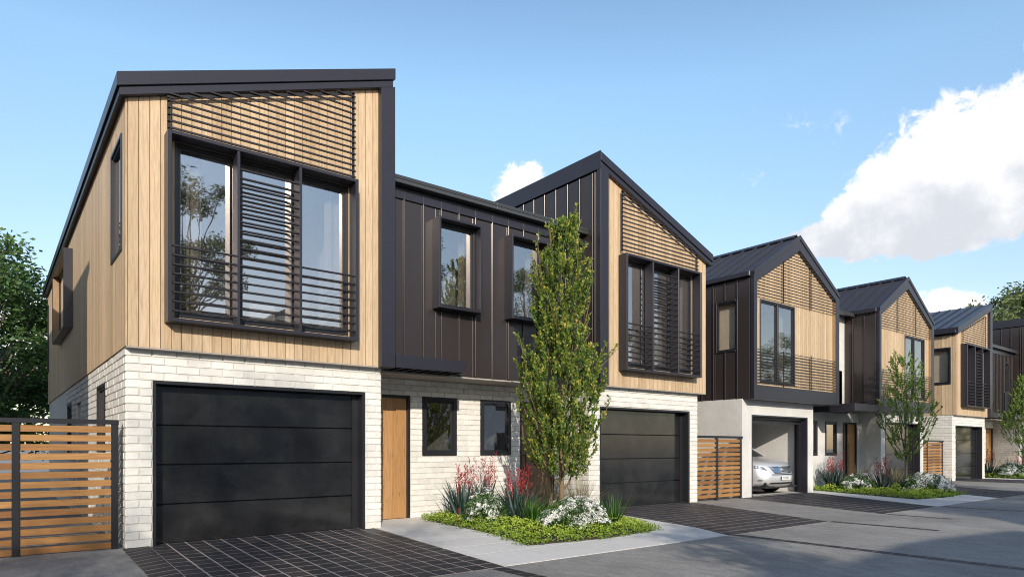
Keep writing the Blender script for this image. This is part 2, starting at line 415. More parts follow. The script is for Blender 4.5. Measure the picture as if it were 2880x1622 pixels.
def mono_house(dx,P,label,side):
    """house with a mono-pitched roof; side='L': the roof rises to the right, 'R': it falls to the right"""
    h=thing('townhouse',label,'house',(P['bx0']+dx,10.2,0),'townhouses in the row')
    X=lambda v:v+dx
    yb=DEPTH
    # --- ground floor brick
    gx0,gx1,gz=X(P['gx'][0]),X(P['gx'][1]),P['gz']; bx0,bx1=X(P['bx0']),X(P['bx1'])
    w=MB(); gop=[(gx0,gx1,-1,gz)]
    core(w,'x',bx0,bx1,10.2,10.42,0,Z1,gop)
    bricks(w,'x',bx0,bx1,10.2,1,0,Z1,gop,seed=int(dx)+3+ord(side))
    sops=P.get('side_low',[])
    core(w,'y',10.42,yb,bx0,bx0+.22,0,Z1,sops)
    bricks(w,'y',10.2,(19 if side=='L' and dx==0 else 12.2),bx0,1,0,Z1,sops,seed=int(dx)+5)
    if side=='R': # inner return to the recess is the left side
        pass
    core(w,'y',10.42,yb,bx1-.22,bx1,0,Z1,[])
    if side=='L': bricks(w,'y',10.2,11.3,bx1,-1,0,Z1,[],seed=int(dx)+6)
    w.build('brick_wall',BRICK,h)
    garage(h,gx0,gx1,10.2,gz)
    # --- upper floor
    wx0,wx1=X(P['wx'][0]),X(P['wx'][1]); zt=lambda u:P['wz'][0]+(u-wx0)*(P['wz'][1]-P['wz'][0])/(wx1-wx0)
    px0,px1=X(P['post'][0]),X(P['post'][1])
    b0,b1=X(P['box'][0]),X(P['box'][1]); bz0,bz1=P['boxz']
    op=[(b0+.13,b1-.06,bz0+.10,bz1-.05)]
    m=MB(); Yw=10.05
    boards(m,'x',wx0+(.012 if side=='L' else 0),wx1,Yw,Yw+.022,Z1,zt,.133,op,seed=int(dx)+11)
    core(m,'x',wx0+(.012 if side=='L' else 0),wx1,Yw+.020,Yw+.06,Z1+.003,lambda u:zt(u)-.003,op,.0)
    if side=='L':
        so=P.get('side_up',[])
        boards(m,'y',Yw,yb,wx0-.012,wx0+.010,Z1,P['wz'][0]-.01,.133,so,seed=int(dx)+12)
        core(m,'y',Yw+.062,yb,wx0+.0105,wx0+.06,Z1+.003,P['wz'][0]-.013,so,.0)
    m.build('timber_cladding',WOOD,h)
    t=MB()   # drip trim and soffit
    t.box(wx0 if side=='L' else px0,wx1 if side=='L' else wx1,Yw+.003,10.24,Z1-.018,Z1-.001)
    t.build('soffit',SOFF,h)
    s=MB()  # structural shell behind the cladding
    if side=='L':
        core(s,'y',Yw+.064,yb,px1-.12,px1,Z1+.001,P['wz'][1]-.05,[])
        s.box(wx0+.07,px1-.12,yb-.1,yb,0.01,P['wz'][0])
    else:
        core(s,'y',Yw+.064,yb,wx1-.1,wx1-.01,Z1+.001,P['wz'][1]-.05,[])
        s.box(px0+.2,wx1-.1,yb-.1,yb,0.01,P['wz'][1])
    s.box(min(px0,wx0)+.2,max(px1,wx1)-.13,10.13,yb-.1,Z1+.005,Z1+.09)
    s.build('wall',METAL,h)
    # post
    pt=MB(); ptop=P['rz'](X,P)
    pt.qbox('x',px0,px1,9.93,10.048,Z1-.01,Z1-.01,ptop(px0),ptop(px1)); 
    if side=='L': pt.box(px0,px0+.02,10.048,10.11,Z1,P['wz'][1]-.02)
    pt.build('corner_post',TRIM,h,bevel=.004)
    # side standing seam wall (right-hand houses show their left side)
    if side=='R':
        sw=MB()
        seam_wall(sw,'y',10.05,yb,px0+.005,px0+.1,Z1,P['sidez'],[10.09]+[10.17+.39*k for k in range(36)],1)
        sw.build('metal_cladding',METAL,h,bevel=.011,bseg=4)
    # window opening
    win=window(h,'x',b0+.13,b1-.06,10.06,bz0+.10,bz1-.05,t=.05,mull=[b0+.13+(b1-b0-.19)/3+.0,b0+.13+(b1-b0-.19)*2/3],name='window')
    sb=win_box(h,b0,b1,bz0,bz1,9.8,10.046,[X(P['ms'][0]),X(P['ms'][1])],4.08,5.43)
    room(h,b0-.1,b1+.04,10.14,13.0,2.9,5.72)
    curtain(h,b1-.36,b1-.10,10.32,2.95,5.7); curtain(h,b0+.1,b0+.55,10.32,2.95,5.7)
    # louvres
    lx0,lx1=X(P['lx'][0]),X(P['lx'][1]); r=P['lr']
    if side=='L':
        xl=lambda z: max(lx0, lx0+(z-r[0])/r[1]-.10); f0=lambda z: xl(z); f1=lambda z: lx1
        posts=[(lx0+.02,5.66,lx0+.02,r[0]),(lx1-.03,5.66,lx1-.03,r[0]+(lx1-lx0)*r[1]),(lx0,r[0],lx1,r[0]+(lx1-lx0)*r[1])]
        ztop=r[0]+(lx1-lx0)*r[1]
    else:
        f0=lambda z: lx0; f1=lambda z: min(lx1, lx1-(z-r[0])/r[1]+.10)
        posts=[(lx0+.02,5.66,lx0+.02,r[0]+(lx1-lx0)*r[1]),(lx1-.03,5.66,lx1-.03,r[0]),(lx0,r[0]+(lx1-lx0)*r[1],lx1,r[0])]
        ztop=r[0]+(lx1-lx0)*r[1]
    louvres(h,f0,f1,9.94,5.68,ztop+.02,.092,posts)
    # roof
    (ra,za),(rb,zb)=P['roof']; ra=X(ra); rb=X(rb); sl=(zb-za)/(rb-ra); 
    rf=MB()
    rf.qbox('x',ra,rb,9.93,yb+.3,za-.185,zb-.185,za,zb)
    e=.03
    rf.qbox('x',ra+e,rb-e,9.96,yb+.27,za+e*sl-.30,zb-e*sl-.30,za+e*sl-.186,zb-e*sl-.186)
    roof=rf.build('roof',TRIM,h,bevel=.006)
    sm=MB(); k=10.3
    while k<yb:
        sm.qbox('x',ra+.02,rb-.02,k,k+.03,za+.001+.02*sl,zb+.001-.02*sl,za+.035+.02*sl,zb+.035-.02*sl); k+=.42
    sm.build('roof_seam',ROOFM,roof)
    g=MB()
    if side=='L' and dx==0: pass
    elif side=='L':
        g.box(ra-.12,ra-.001,10.0,yb+.25,za-.24,za-.11); 
        g.build('gutter',TRIM,roof,bevel=.01)
    else:
        g.box(rb+.001,rb+.1,10.0,yb+.25,zb-.24,zb-.11); g.build('gutter',TRIM,roof,bevel=.01)
    if side=='R':
        hf=MB(); hf.box(ra-.012,ra-.001,9.93,yb+.3,za-.36,za+.012); hf.build('fascia',TRIM,roof)
    return h

def mid(par,x0,x1,kind,dx,left,P):
    """half of the recessed entrance bay between two gables; x0..x1"""
    Ym=10.5; Yr=11.3; X=lambda v:v+dx
    seams=[X(v) for v in (5.805,6.20,6.58,6.973,7.352,7.759,8.154,8.543,8.93,9.32,9.70,10.07)]
    if kind=='C': seams=[X(4.9)+.2*k for k in range(30)]
    wz=P['wbox']
    m=MB(); ops=[(a+.06,b-.06,c+.06,d-.06) for a,b,c,d in wz]
    seam_wall(m,'x',x0,x1,Ym,Ym+.08,Z1,5.92,seams,1,ops); m.build('metal_cladding',METAL,par,bevel=.011,bseg=4)
    f=MB(); f.box(x0,x1,Ym-.035,Ym+.08,5.76,5.95); f.build('fascia',TRIM,par)
    g=MB(); g.box(x0,x1,10.3,Ym-.036,5.965,6.03); g.box(x0,x1,10.295,Ym-.036,6.032,6.06); g.box(x0,x1,10.305,Ym-.036,6.062,6.10); g.build('gutter',GUTT,par,bevel=.006)
    r=MB(); r.qbox('y',10.40,24.6,x0,x1,5.99,6.3,6.09,6.42); r.build('bay_roof',ROOFM,par)
    for a,b,c,d in wz:
        if kind=='A':
            fb=MB(); frame(fb,'x',a,b,10.25,Ym+.06,c,d,.04); fb.build('window_surround',TRIM,par,bevel=.004)
            window(par,'x',a+.041,b-.041,10.44,c+.041,d-.041,t=.045,dep=.07)
        else:
            window(par,'x',a,b,10.47,c,d,t=.05,dep=.1)
            pnl=MB(); pnl.box(a,b,10.44,10.469,Z1,c-.01); pnl.build('spandrel_panel',FRAME,par)
        room(par,a-.6,b+.6,10.6,13.5,2.95,5.8)
        curtain(par,b-.22,b-.06,10.75,3,5.7)
    # soffit
    s=MB(); s.box(x0,x1,Ym+.002,Yr+.05,Z1-.03,Z1-.002); s.build('soffit',SOFF,par)
    # recess wall
    w=MB(); do=P['door']; lw=P['low']; ops=[(do[0],do[1],-1,do[2])]+[tuple(q) for q in lw]
    core(w,'x',x0,x1,Yr,Yr+.2,0,Z1-.032,ops); bricks(w,'x',x0,x1,Yr,1,0,Z1-.032,ops,seed=31+int(x0)); w.build('recess_wall',BRICK,par)
    for q in lw:
        window(par,'x',q[0],q[1],Yr-.03,q[2],q[3],t=.075,dep=.1)
        room(par,q[0]-.3,q[1]+.5,Yr+.15,14.5,.1,2.62)
    fr=MB(); t=.052; fr.box(do[0],do[0]+t,Yr-.012,Yr+.15,0,do[2]); fr.box(do[1]-t,do[1],Yr-.012,Yr+.15,0,do[2]); fr.box(do[0]+t,do[1]-t,Yr-.012,Yr+.15,do[2]-t,do[2])
    d=fr.build('front_door',FRAME,par,bevel=.003)
    sl=MB(); xe=do[1]-t-.003; xs=do[0]+t+.003
    n=3
    for i in range(n): sl.box(xs+(xe-xs)*i/n+.0008,xs+(xe-xs)*(i+1)/n-.0008,Yr+.045,Yr+.09,.01,do[2]-t-.004,[.5,.75,.35][i])
    sl.build('door_leaf',DOORW if P.get('oak',True) else m_door2,d)
    hd=MB(); hx=xs+.1 if P.get('hl') else xe-.1
    hd.tube([(hx,Yr-.02,.85),(hx,Yr-.02,1.25)],.012,6); hd.box(hx-.01,hx+.01,Yr-.02,Yr+.045,.9,.92); hd.box(hx-.01,hx+.01,Yr-.02,Yr+.045,1.18,1.2)
    hd.build('handle',FRAME,d)
    if P.get('canopy'):
        a,b=P['canopy']; c=MB(); y0=9.95
        c.box(a,b,y0,y0+.03,2.70,2.915); c.box(b-.03,b,y0+.031,Ym-.001,2.70,2.915); c.box(a,a+.03,y0+.031,Ym-.001,2.70,2.915)
        c.box(a+.031,b-.031,y0+.031,Ym-.001,2.87,2.90)
        cp=c.build('canopy',TRIM,par,bevel=.003)
        k=MB(); n=7
        for i in range(1,n): xx=a+(b-a)*i/n; k.box(xx-.02,xx+.02,y0+.032,Ym-.002,2.705,2.868)
        k.build('canopy_rib',TRIM,cp)

m_door2=m_timber('brown_door',[(.13,.075,.045),(.15,.09,.055),(.17,.10,.06)],rough=.5)

rzL=lambda X,P:(lambda u: P['roof'][0][1]-.31+(u-X(P['roof'][0][0]))*(P['roof'][1][1]-P['roof'][0][1])/(P['roof'][1][0]-P['roof'][0][0]))
H1=dict(bx0=1.452,bx1=5.2,gx=(1.765,4.918),gz=2.275,wx=(1.43,5.115),wz=(6.02,7.31),post=(5.08,5.335),box=(1.878,4.617),boxz=(3.045,5.605),ms=(2.79,3.684),
        lx=(1.90,4.63),lr=(6.10,.345),roof=((1.305,6.225),(5.343,7.68)),rz=rzL)
H2=dict(bx0=10.135,bx1=13.9,gx=(10.447,13.602),gz=2.255,wx=(10.47,14.05),wz=(7.26,5.97),post=(10.21,10.455),box=(10.88,13.55),boxz=(3.045,5.585),ms=(11.77,12.68),
        lx=(10.90,13.62),lr=(6.03,.345),roof=((10.215,7.65),(14.20,6.16)),rz=rzL,sidez=7.25)
h1=dict(H1); h1['side_up']=[(10.318,11.282,4.02,5.60),(24.08,24.5,3.6,5.6)]
h1['side_low']=[(12.147,13.148,1.28,2.38),(15.65,16.56,-1,2.28),(17.574,18.474,1.2,2.35)]
cA=7.745
# 1
A1=mono_house(0,h1,'white brick and timber townhouse nearest the left edge, with the largest black garage door','L')
mid(A1,5.335,cA,'A',0,True,dict(wbox=[(6.40,7.355,3.893,5.55)],door=(5.38,6.387,2.36),low=[(6.654,7.451,1.2,2.35)],canopy=(5.36,6.78),hl=True))
# 2
A2=mono_house(0,H2,'timber and dark metal townhouse with its entrance behind the slim olive tree','R')
mid(A2,cA,10.21,'A',0,False,dict(wbox=[(8.067,9.03,3.893,5.55)],door=(9.104,10.11,2.36),low=[(8.043,8.844,1.2,2.35)],oak=False,hl=True))
# side openings of house 1
window(A1,'y',10.318,11.282,1.40,4.02,5.60,t=.045,dep=.11,glass=GLASS)
window(A1,'y',24.08,24.5,1.40,3.6,5.6,t=.045,dep=.11)
window(A1,'y',12.147,13.148,1.43,1.28,2.38,t=.05,dep=.1); window(A1,'y',17.574,18.474,1.43,1.2,2.35,t=.05,dep=.1)
room(A1,1.7,4.8,12.0,14.9,.1,2.6,'hall_lining')
d=MB(); d.box(1.50,1.55,15.66,16.55,.02,2.27); d.build('side_door',PLAST,A1)
b=MB(); frame(b,'y',17.03,20.2,1.25,1.415,3.93,5.62,.04); b.build('bay_window_surround',TRIM,A1,bevel=.003)
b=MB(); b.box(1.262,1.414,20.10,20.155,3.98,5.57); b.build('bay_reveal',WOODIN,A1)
window(A1,'y',17.08,20.09,1.385,3.98,5.57,t=.04,dep=.03)

def gable_house(x0,x1,label,door_left,px0,px1,gx0,gx1,car=False,winL=True,opened=False):
    h=thing('townhouse',label,'house',(x0,10.27,0),'townhouses in the row')
    Yf=9.93; Yw=10.04; yb=24.0; zb=2.66; ze=6.07; xa=(x0+x1)/2; za=7.44; sl=(za-ze)/(xa-x0)
    # ground floor plaster
    w=MB(); ops=[(gx0,gx1,-1,2.265)]
    core(w,'x',px0,px1,10.27,10.45,0,zb+.02,ops); core(w,'y',10.45,yb,px0,px0+.2,0,zb+.02); core(w,'y',10.45,yb,px1-.2,px1,0,zb+.02); w.box(px0+.2,px1-.2,yb-.2,yb,0,zb+.02)
    w.build('plaster_wall',PLAST,h)
    garage(h,gx0,gx1,10.27,2.265,opened)
    if opened:
        r=room(h,px0+.205,px1-.203,10.452,17.2,.012,2.6,'garage_lining',PLAST)
    # upper: walls
    zt=lambda u: ze-.13+min(u-x0,x1-u)*sl
    dl,dr=(x0+.44,x0+2.27) if door_left else (x1-2.39,x1-.62)
    dop=[(dl,dr,3.12,5.40)]
    m=MB()
    for a,b in ((x0+.12,xa),(xa,x1-.12)):
        boards(m,'x',a,b,Yw,Yw+.022,zb+.3,zt,.12,dop,seed=int(a)); core(m,'x',a,b,Yw+.021,Yw+.06,zb+.3,lambda u:zt(u)-.004,dop,0)
    m.build('timber_cladding',WOOD,h)
    sw=MB(); wop=[(10.42,11.12,3.98,5.40)] if winL else []
    seam_wall(sw,'y',Yf+.13,yb,x0+.004,x0+.09,zb,ze-.08,[10.06,10.43,10.81,11.19]+[11.57+.38*k for k in range(32)],1,wop)
    core(sw,'y',Yf+.13,yb,x1-.09,x1-.004,zb,ze-.08); sw.build('metal_cladding',METAL,h,bevel=.011,bseg=4)
    if winL:
        window(h,'y',10.42,11.12,x0-.02,3.98,5.40,t=.05,dep=.1,glass=GLASSD)
        bl=MB(); bl.box(x0+.16,x0+.17,10.3,11.3,3.9,5.5); bl.build('blind',BLIND,h)
    s=MB(); s.box(x0+.1,x1-.1,10.09,yb-.1,zb+.003,zb+.1); s.box(x0+.1,x1-.1,yb-.1,yb,zb,ze); s.build('floor_slab',TRIM,h)
    # portal frame
    f=MB(); T=.41
    ap=za
    f.prism([(x0,zb),(x0+.15,zb),(x0+.15,ze-.41+.15*sl+.10),(x0+.15,ze-.31+.15*sl),(xa,ap-T),(x1-.2,ze-.31+.2*sl),(x1-.2,zb+.385),(x1-.2,zb),(x1,zb),(x1,ze),(xa,ap),(x0,ze)],'x',Yf,10.038)
    f.box(x0+.151,x1-.201,Yf+.003,10.10,zb,zb+.385)
    fo=f.build('portal_frame',TRIM,h)
    lip=MB()
    lip.qbox('x',x0-.012,xa,Yf-.02,Yf-.001,ze-.10,za-.10,ze+.014,za+.024); lip.qbox('x',xa,x1+.012,Yf-.02,Yf-.001,za-.10,ze-.10,za+.024,ze+.014)
    lip.build('verge_flashing',TRIM,fo)
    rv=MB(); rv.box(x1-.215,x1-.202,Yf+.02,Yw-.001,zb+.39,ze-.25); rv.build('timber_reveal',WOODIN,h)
    # roof
    r=MB(); r.qbox('x',x0-.02,xa,Yf+.09,yb+.2,ze-.10,za-.10,ze,za); r.qbox('x',xa,x1+.02,Yf+.09,yb+.2,za-.10,ze-.10,za,ze)
    ro=r.build('roof',ROOFM,h)
    sm=MB(); k=10.36
    while k<yb:
        sm.qbox('x',x0,xa-.16,k,k+.035,ze+.003,za+.002-.16*sl,ze+.045,za+.045-.16*sl); sm.qbox('x',xa+.16,x1,k,k+.035,za+.002-.16*sl,ze+.003,za+.045-.16*sl,ze+.045); k+=.42
    sm.build('roof_seam',ROOFM,ro)
    rc=MB(); rc.qbox('x',xa-.17,xa,Yf+.1,yb+.2,za-.17*sl+.046,za+.046,za-.17*sl+.06,za+.07); rc.qbox('x',xa,xa+.17,Yf+.1,yb+.2,za+.046,za-.17*sl+.046,za+.07,za-.17*sl+.06); rc.build('ridge_cap',TRIM,ro)
    g=MB(); g.box(x0-.13,x0-.021,Yf+.06,yb,ze-.14,ze-.01); g.box(x1+.021,x1+.12,Yf+.06,yb,ze-.14,ze-.01); g.build('gutter',TRIM,ro,bevel=.012)
    # glazed door
    window(h,'x',dl,dr,Yw-.015,3.12,5.40,t=.055,dep=.12,mull=[(dl+dr)/2 if door_left else (dl+dr)/2-.05],name='balcony_door')
    room(h,x0+.2,x1-.2,10.16,14,2.8,5.9)
    curtain(h,dr-.3,dr-.06,10.4,2.9,5.6)
    # louvres + balustrade
    iz=lambda z:(max(0,(z-(ze-.31))/sl))
    f0=lambda z:x0+.152+max(0,iz(z)-.15); f1=lambda z:x1-.203-max(0,iz(z)-.2)
    s1=x0+1.54; s2=x0+3.06
    louvres(h,f0,f1,9.940,5.47,za-.5,.084,[(s1,5.42,s1,6.62),(s2,5.42,s2,6.62)],th=.016,dp=.024)
    louvres(h,lambda z:x0+.152,lambda z:x1-.203,9.938,3.08,4.07,.083,[(s1,3.05,s1,4.06),(s2,3.05,s2,4.06)],name='balustrade',th=.015,dp=.022)
    return h
B3=gable_house(16.006,20.71,'gabled townhouse with an open garage and silver car below',True,15.98,19.76,16.43,19.43,opened=True)
B4=gable_house(23.52,28.17,'gabled townhouse behind the young green tree, its balcony door at the right',False,24.42,28.08,24.77,27.78,winL=False)
# recessed bay between the two gables, belongs half to each
def midB():
    Y=11.0
    for par,x0,x1 in ((B3,19.76,22.1),(B4,22.1,24.42)):
        ux0=20.71 if par is B3 else x0; ux1=x1 if par is B3 else 23.52
        w=MB(); ops=[(21.95,22.75,1.10,2.24),(23.19,24.21,-1,2.24),(20.65,21.43,1.10,2.24),(22.15,23.14,4.0,5.4)]
        core(w,'x',x0,x1,Y,Y+.2,0,2.66,ops); core(w,'x',ux0,ux1,Y+.1,Y+.3,2.66,5.9,ops); w.build('recess_wall',PLAST,par)
        r=MB(); r.qbox('y',Y-.2,24,ux0,ux1,5.9,6.2,5.98,6.3); r.build('bay_roof',ROOFM,par)
        g=MB(); g.box(ux0,ux1,Y-.28,Y-.201,5.86,5.97); g.build('gutter',GUTT,par)
    for par,q in ((B3,(20.65,21.43)),(B3,(21.95,22.75))):
        window(par,'x',q[0],q[1],Y-.02,1.10,2.24,t=.07,dep=.1); room(par,q[0]-.2,q[1]+.2,Y+.1,13,.1,2.5)
    window(B4,'x',22.15,23.14,Y+.02,4.0,5.4,t=.06,dep=.1); room(B4,22.0,23.3,Y+.2,13,3.6,5.8)
    fr=MB(); a,b2,t=23.19,24.21,.05
    fr.box(a,a+t,Y-.012,Y+.15,0,2.24); fr.box(b2-t,b2,Y-.012,Y+.15,0,2.24); fr.box(a+t,b2-t,Y-.012,Y+.15,2.19,2.24)
    fr.box(a+.33,a+.37,Y+.01,Y+.15,0,2.19)
    d=fr.build('front_door',FRAME,B4)
    l=MB(); l.box(a+.372,b2-t-.002,Y+.045,Y+.09,.01,2.188); l.build('door_leaf',DOORW,d)
    l=MB(); l.box(a+t+.002,a+.328,Y+.06,Y+.1,.01,2.188,.9); l.build('side_panel',m_door2,d)
    hn=MB(); hn.tube([(a+.43,Y-.01,.3),(a+.43,Y-.01,1.5)],.013,6); hn.box(a+.42,a+.44,Y-.01,Y+.045,.4,.42); hn.box(a+.42,a+.44,Y-.01,Y+.045,1.38,1.4); hn.build('handle',GUTT,d)
    c=MB(); x0,x1,y0=20.94,23.50,9.55
    c.box(x0,x1,y0,y0+.03,2.50,2.73); c.box(x0,x0+.03,y0+.031,Y-.002,2.50,2.73); c.box(x0+.031,x1,y0+.031,Y-.002,2.54,2.57); c.build('canopy',TRIM,B4,bevel=.004)
midB()
c5=dict(H1); c5['side_up']=[(10.24,11.9,3.95,5.45)]
DX=29.37
C5=mono_house(DX,c5,'timber and white brick townhouse with a wide blind covered side window','L')
mid(C5,5.335+DX,cA+DX,'C',DX,True,dict(wbox=[],door=(6.0+DX,6.6+DX,2.33),low=[],canopy=(5.36+DX,6.78+DX)))
window(C5,'y',10.24,11.9,1.38+DX,3.95,5.45,t=.06,dep=.13,glass=GLASSD)
bl=MB(); bl.box(DX+1.62,DX+1.63,10.16,12.0,3.85,5.6); bl.build('blind',BLIND,C5)
C6=mono_house(DX,H2,'farthest townhouse at the right edge, dark metal side wall and roof falling to the right','R')
mid(C6,cA+DX,10.21+DX,'C',DX,False,dict(wbox=[(8.85+DX,9.62+DX,4.0,5.45)],door=(9.10+DX,10.12+DX,2.33),low=[(8.15+DX,8.85+DX,1.2,2.33)],canopy=(8.5+DX,10.19+DX)))

# ------------------------------------------------------------------ fences
def fence(x0,x1,y,h,posts,label,back=False):
    f=thing('slat_fence',label,'fence',(x0,y,0),'timber slat fences')
    t=MB(); t.box(x0,x1,y,y+.05,h-.06,h); t.build('top_rail',FRAME,f,bevel=.003)
    for a,b in posts:
        p=MB(); p.box(a,b,y-.002,y+.055,0,h-.061); p.build('post',FRAME,f,bevel=.003)
    rnd=random.Random(int(x0*10)+5)
    edges=sorted([x for ab in posts for x in ab]+[x0,x1])
    for z in [h-.17-.1185*k for k in range(int((h-.17)/.1185)+1)]:
        sl=MB()
        for a,b in zip(edges,edges[1:]):
            if b-a<.1 or any(p<=(a+b)/2<=q for p,q in posts): continue
            sl.box(a,b,y+.012,y+.036,z,z+.082,rnd.random())
        sl.build('slat',SLAT,f,bevel=.002)
    return f
fence(-1.55,1.375,10.28,1.725,[(-1.55,-1.49),(-1.02,-.94),(.225,.306),(1.288,1.37)],'tall timber slat fence with dark posts beside the brick corner at the left edge')
fence(13.905,15.96,10.23,1.665,[(14.75,14.84),(15.83,15.90)],'timber slat gate between the black garage door and the open garage')
fence(28.09,30.80,10.50,1.66,[(29.1,29.17),(30.66,30.73)],'distant timber slat gate in front of the white brick side wall')

# ------------------------------------------------------------------ ground
g=MB(); g.poly([(-400,-400,0),(600,-400,0),(600,600,0),(-400,600,0)]); g=g.build('ground',ROAD,None,flip=False); struct(g,'grey aggregate concrete lane in front of the row of houses')
def sheet(name,pts,z,mat,label,th=.012):
    mb=MB(); n=len(pts); mb.v=[(x,y,z) for x,y in pts]+[(x,y,z-th) for x,y in pts]; mb.f=[tuple(range(n))]+[(i,i+n,(i+1)%n+n,(i+1)%n) for i in range(n)]; mb.a=[.5]*(n+1)
    o=mb.build(name,mat); struct(o,label); return o
def strip(mb,p0,p1,w,z,mat=None):
    a=Vector((*p0,z)); b=Vector((*p1,z)); d=(b-a).normalized(); n=Vector((-d.y,d.x,0))*w/2
    mb.poly([a-n,b-n,b+n,a+n])
def paving(l0,r0,l1,r1,ya,yb,label,pw=.245,ph=.29,gx=None):
    """dark pavers; left/right edge x at ya (house) and yb (road)"""
    o=sheet('driveway',[(l1,yb),(r1,yb),(r0,ya),(l0,ya)],.003,GROUT,label,.002)
    mb=MB(); rnd=random.Random(int(l0*7)); n=round((r0-l0)/pw); m=round((ya-yb)/ph)
    for j in range(m):
        t0=j/m; t1=(j+1)/m
        for i in range(n):
            def P(s,t,q=0): 
                L=l0+(l1-l0)*t; Rr=r0+(r1-r0)*t; return (L+(Rr-L)*s, ya+(yb-ya)*t)
            gs=.011/(r0-l0); gt=.013/(ya-yb)
            st=.5/m*.0
            q=[P(i/n+gs,t0+gt),P((i+1)/n-gs,t0+gt),P((i+1)/n-gs,t1-gt),P(i/n+gs,t1-gt)]
            z=.0052+rnd.random()*.0005; var=rnd.random()
            k=len(mb.v); mb.v+=[(x,y,.0032) for x,y in q]; c=(sum(x for x,y in q)/4,sum(y for x,y in q)/4)
            mb.v+=[(x+(c[0]-x)*.02,y+(c[1]-y)*.02,z) for x,y in q]
            for f in ((4,5,6,7),(0,1,5,4),(1,2,6,5),(2,3,7,6),(3,0,4,7)): mb.f.append(tuple(k+v for v in f)); mb.a.append(var)
    mb.build('paver',PAVER,o)
    return o
def band(x,y0,y1,w=.2,skew=0,label=''):
    o=MB(); o.poly([(x-w/2,y0,.002),(x+w/2,y0,.002),(x+w/2+skew,y1,.002),(x-w/2+skew,y1,.002)]); o=o.build('paver_band',GROUT,None,flip=False); struct(o,label)
    mb=MB(); rnd=random.Random(int(x)); n=round(abs(y1-y0)/.21)
    for i in range(n):
        a=y0+(y1-y0)*i/n; b=y0+(y1-y0)*(i+1)/n; s=(y1-y0)/abs(y1-y0)*.006; xa=skew*i/n; xb=skew*(i+1)/n
        mb.poly([(x-w/2+.008+xa,a+s,.0042),(x+w/2-.008+xa,a+s,.0042),(x+w/2-.008+xb,b-s,.0042),(x-w/2+.008+xb,b-s,.0042)],rnd.random())
    mb.build('paver',PAVER,o)
for dx in (0,DX):
    paving(1.74+dx,5.14+dx,1.55+dx,4.62+dx,10.62,6.0,'dark paved driveway in front of the first garage' if dx==0 else 'dark paved driveway of the farther brick garage')
o=MB(); o.v=[(1.40,10.17,.004),(1.735,10.40,.012),(1.545,6.0,.012),(1.25,6.0,.002)]; o.f=[(0,1,2,3)]; o.a=[.5]; o=o.build('driveway_edge',GROUT,None,flip=False); struct(o,'brown grout under the sloped left edge of the first driveway')
e=MB(); 
for j in range(17):
    t0=j/17+.004; t1=(j+1)/17-.004; L=lambda t:(1.40-.15*t,10.17-4.17*t,.006); Rr=lambda t:(1.725-.19*t,10.38-4.38*t,.016)
    e.poly([L(t0),Rr(t0),Rr(t1),L(t1)],random.random())
e.build('paver',PAVER,o)
paving(10.4,13.9,8.98,12.12,10.58,6.0,'dark paved driveway in front of the second black garage door')
paving(15.9,19.6,14.38,17.15,10.29,6.0,'dark paved driveway in front of the open garage')
paving(24.7,27.9,21.4,24.6,10.5,5.95,'dark paved driveway beyond the second flower bed')
paving(39.6,43,38.2,41.4,10.5,5.95,'dark paved driveway at the far right')
band(4.50,5.99,1.2,.2,.06,'line of dark pavers crossing the lane by the first driveway')
band(9.12,5.99,1.6,.19,-.05,'line of dark pavers crossing the lane beyond the first flower bed')
band(12.17,5.99,4.23,.16,.05,'short line of dark pavers beyond the second driveway')
band(14.40,5.93,4.76,.13,.0,'short line of dark pavers before the third driveway')
band(17.33,5.93,4.4,.14,.0,'line of dark pavers beyond the third driveway')
band(21.4,5.9,4.4,.14,.0,'far line of dark pavers crossing the lane')
def path(pts,joints,label):
    o=sheet('path',pts,.006,PATH,label)
    j=MB()
    for a,b in joints: strip(j,a,b,.034,.0095)
    # bright arris along the lane
    a,b=pts[0],pts[1]; strip(j,(a[0]+.02,a[1]+.012),(b[0]-.02,b[1]+.012),.02,.0095)
    j.build('path_joint',JOINT,o,flip=False)
path([(4.63,6.02),(8.97,6.02),(9.4,6.9),(10.4,10.57),(10.13,10.57),(10.13,11.3),(5.2,11.3),(5.2,10.2),(5.13,10.2)],
     [((5.14-.115*(11.3-y)*.9+ .0,y),(9.3,y)) for y in (6.86,7.52)]+[((4.63+.115*(y-6),y),(7,y)) for y in (8.19,8.9,9.62)]+[((5.2,10.4),(7,10.4))],'pale concrete path around the first flower bed')
path([(17.2,6.0),(21.4,6.0),(24.6,10.27),(24.42,10.5),(24.42,11.0),(19.76,11.0),(19.76,10.3),(19.62,10.27)],[((17.9,6.9),(22.2,6.9)),((18.4,7.9),(22.5,7.9))],'pale concrete path around the second flower bed')
path([(4.63+DX,6.02),(8.97+DX,6.02),(9.4+DX,6.9),(10.4+DX,10.57),(10.13+DX,10.57),(10.13+DX,11.3),(5.2+DX,11.3),(5.2+DX,10.2),(5.13+DX,10.2)],[],'pale concrete path around the farthest flower bed')

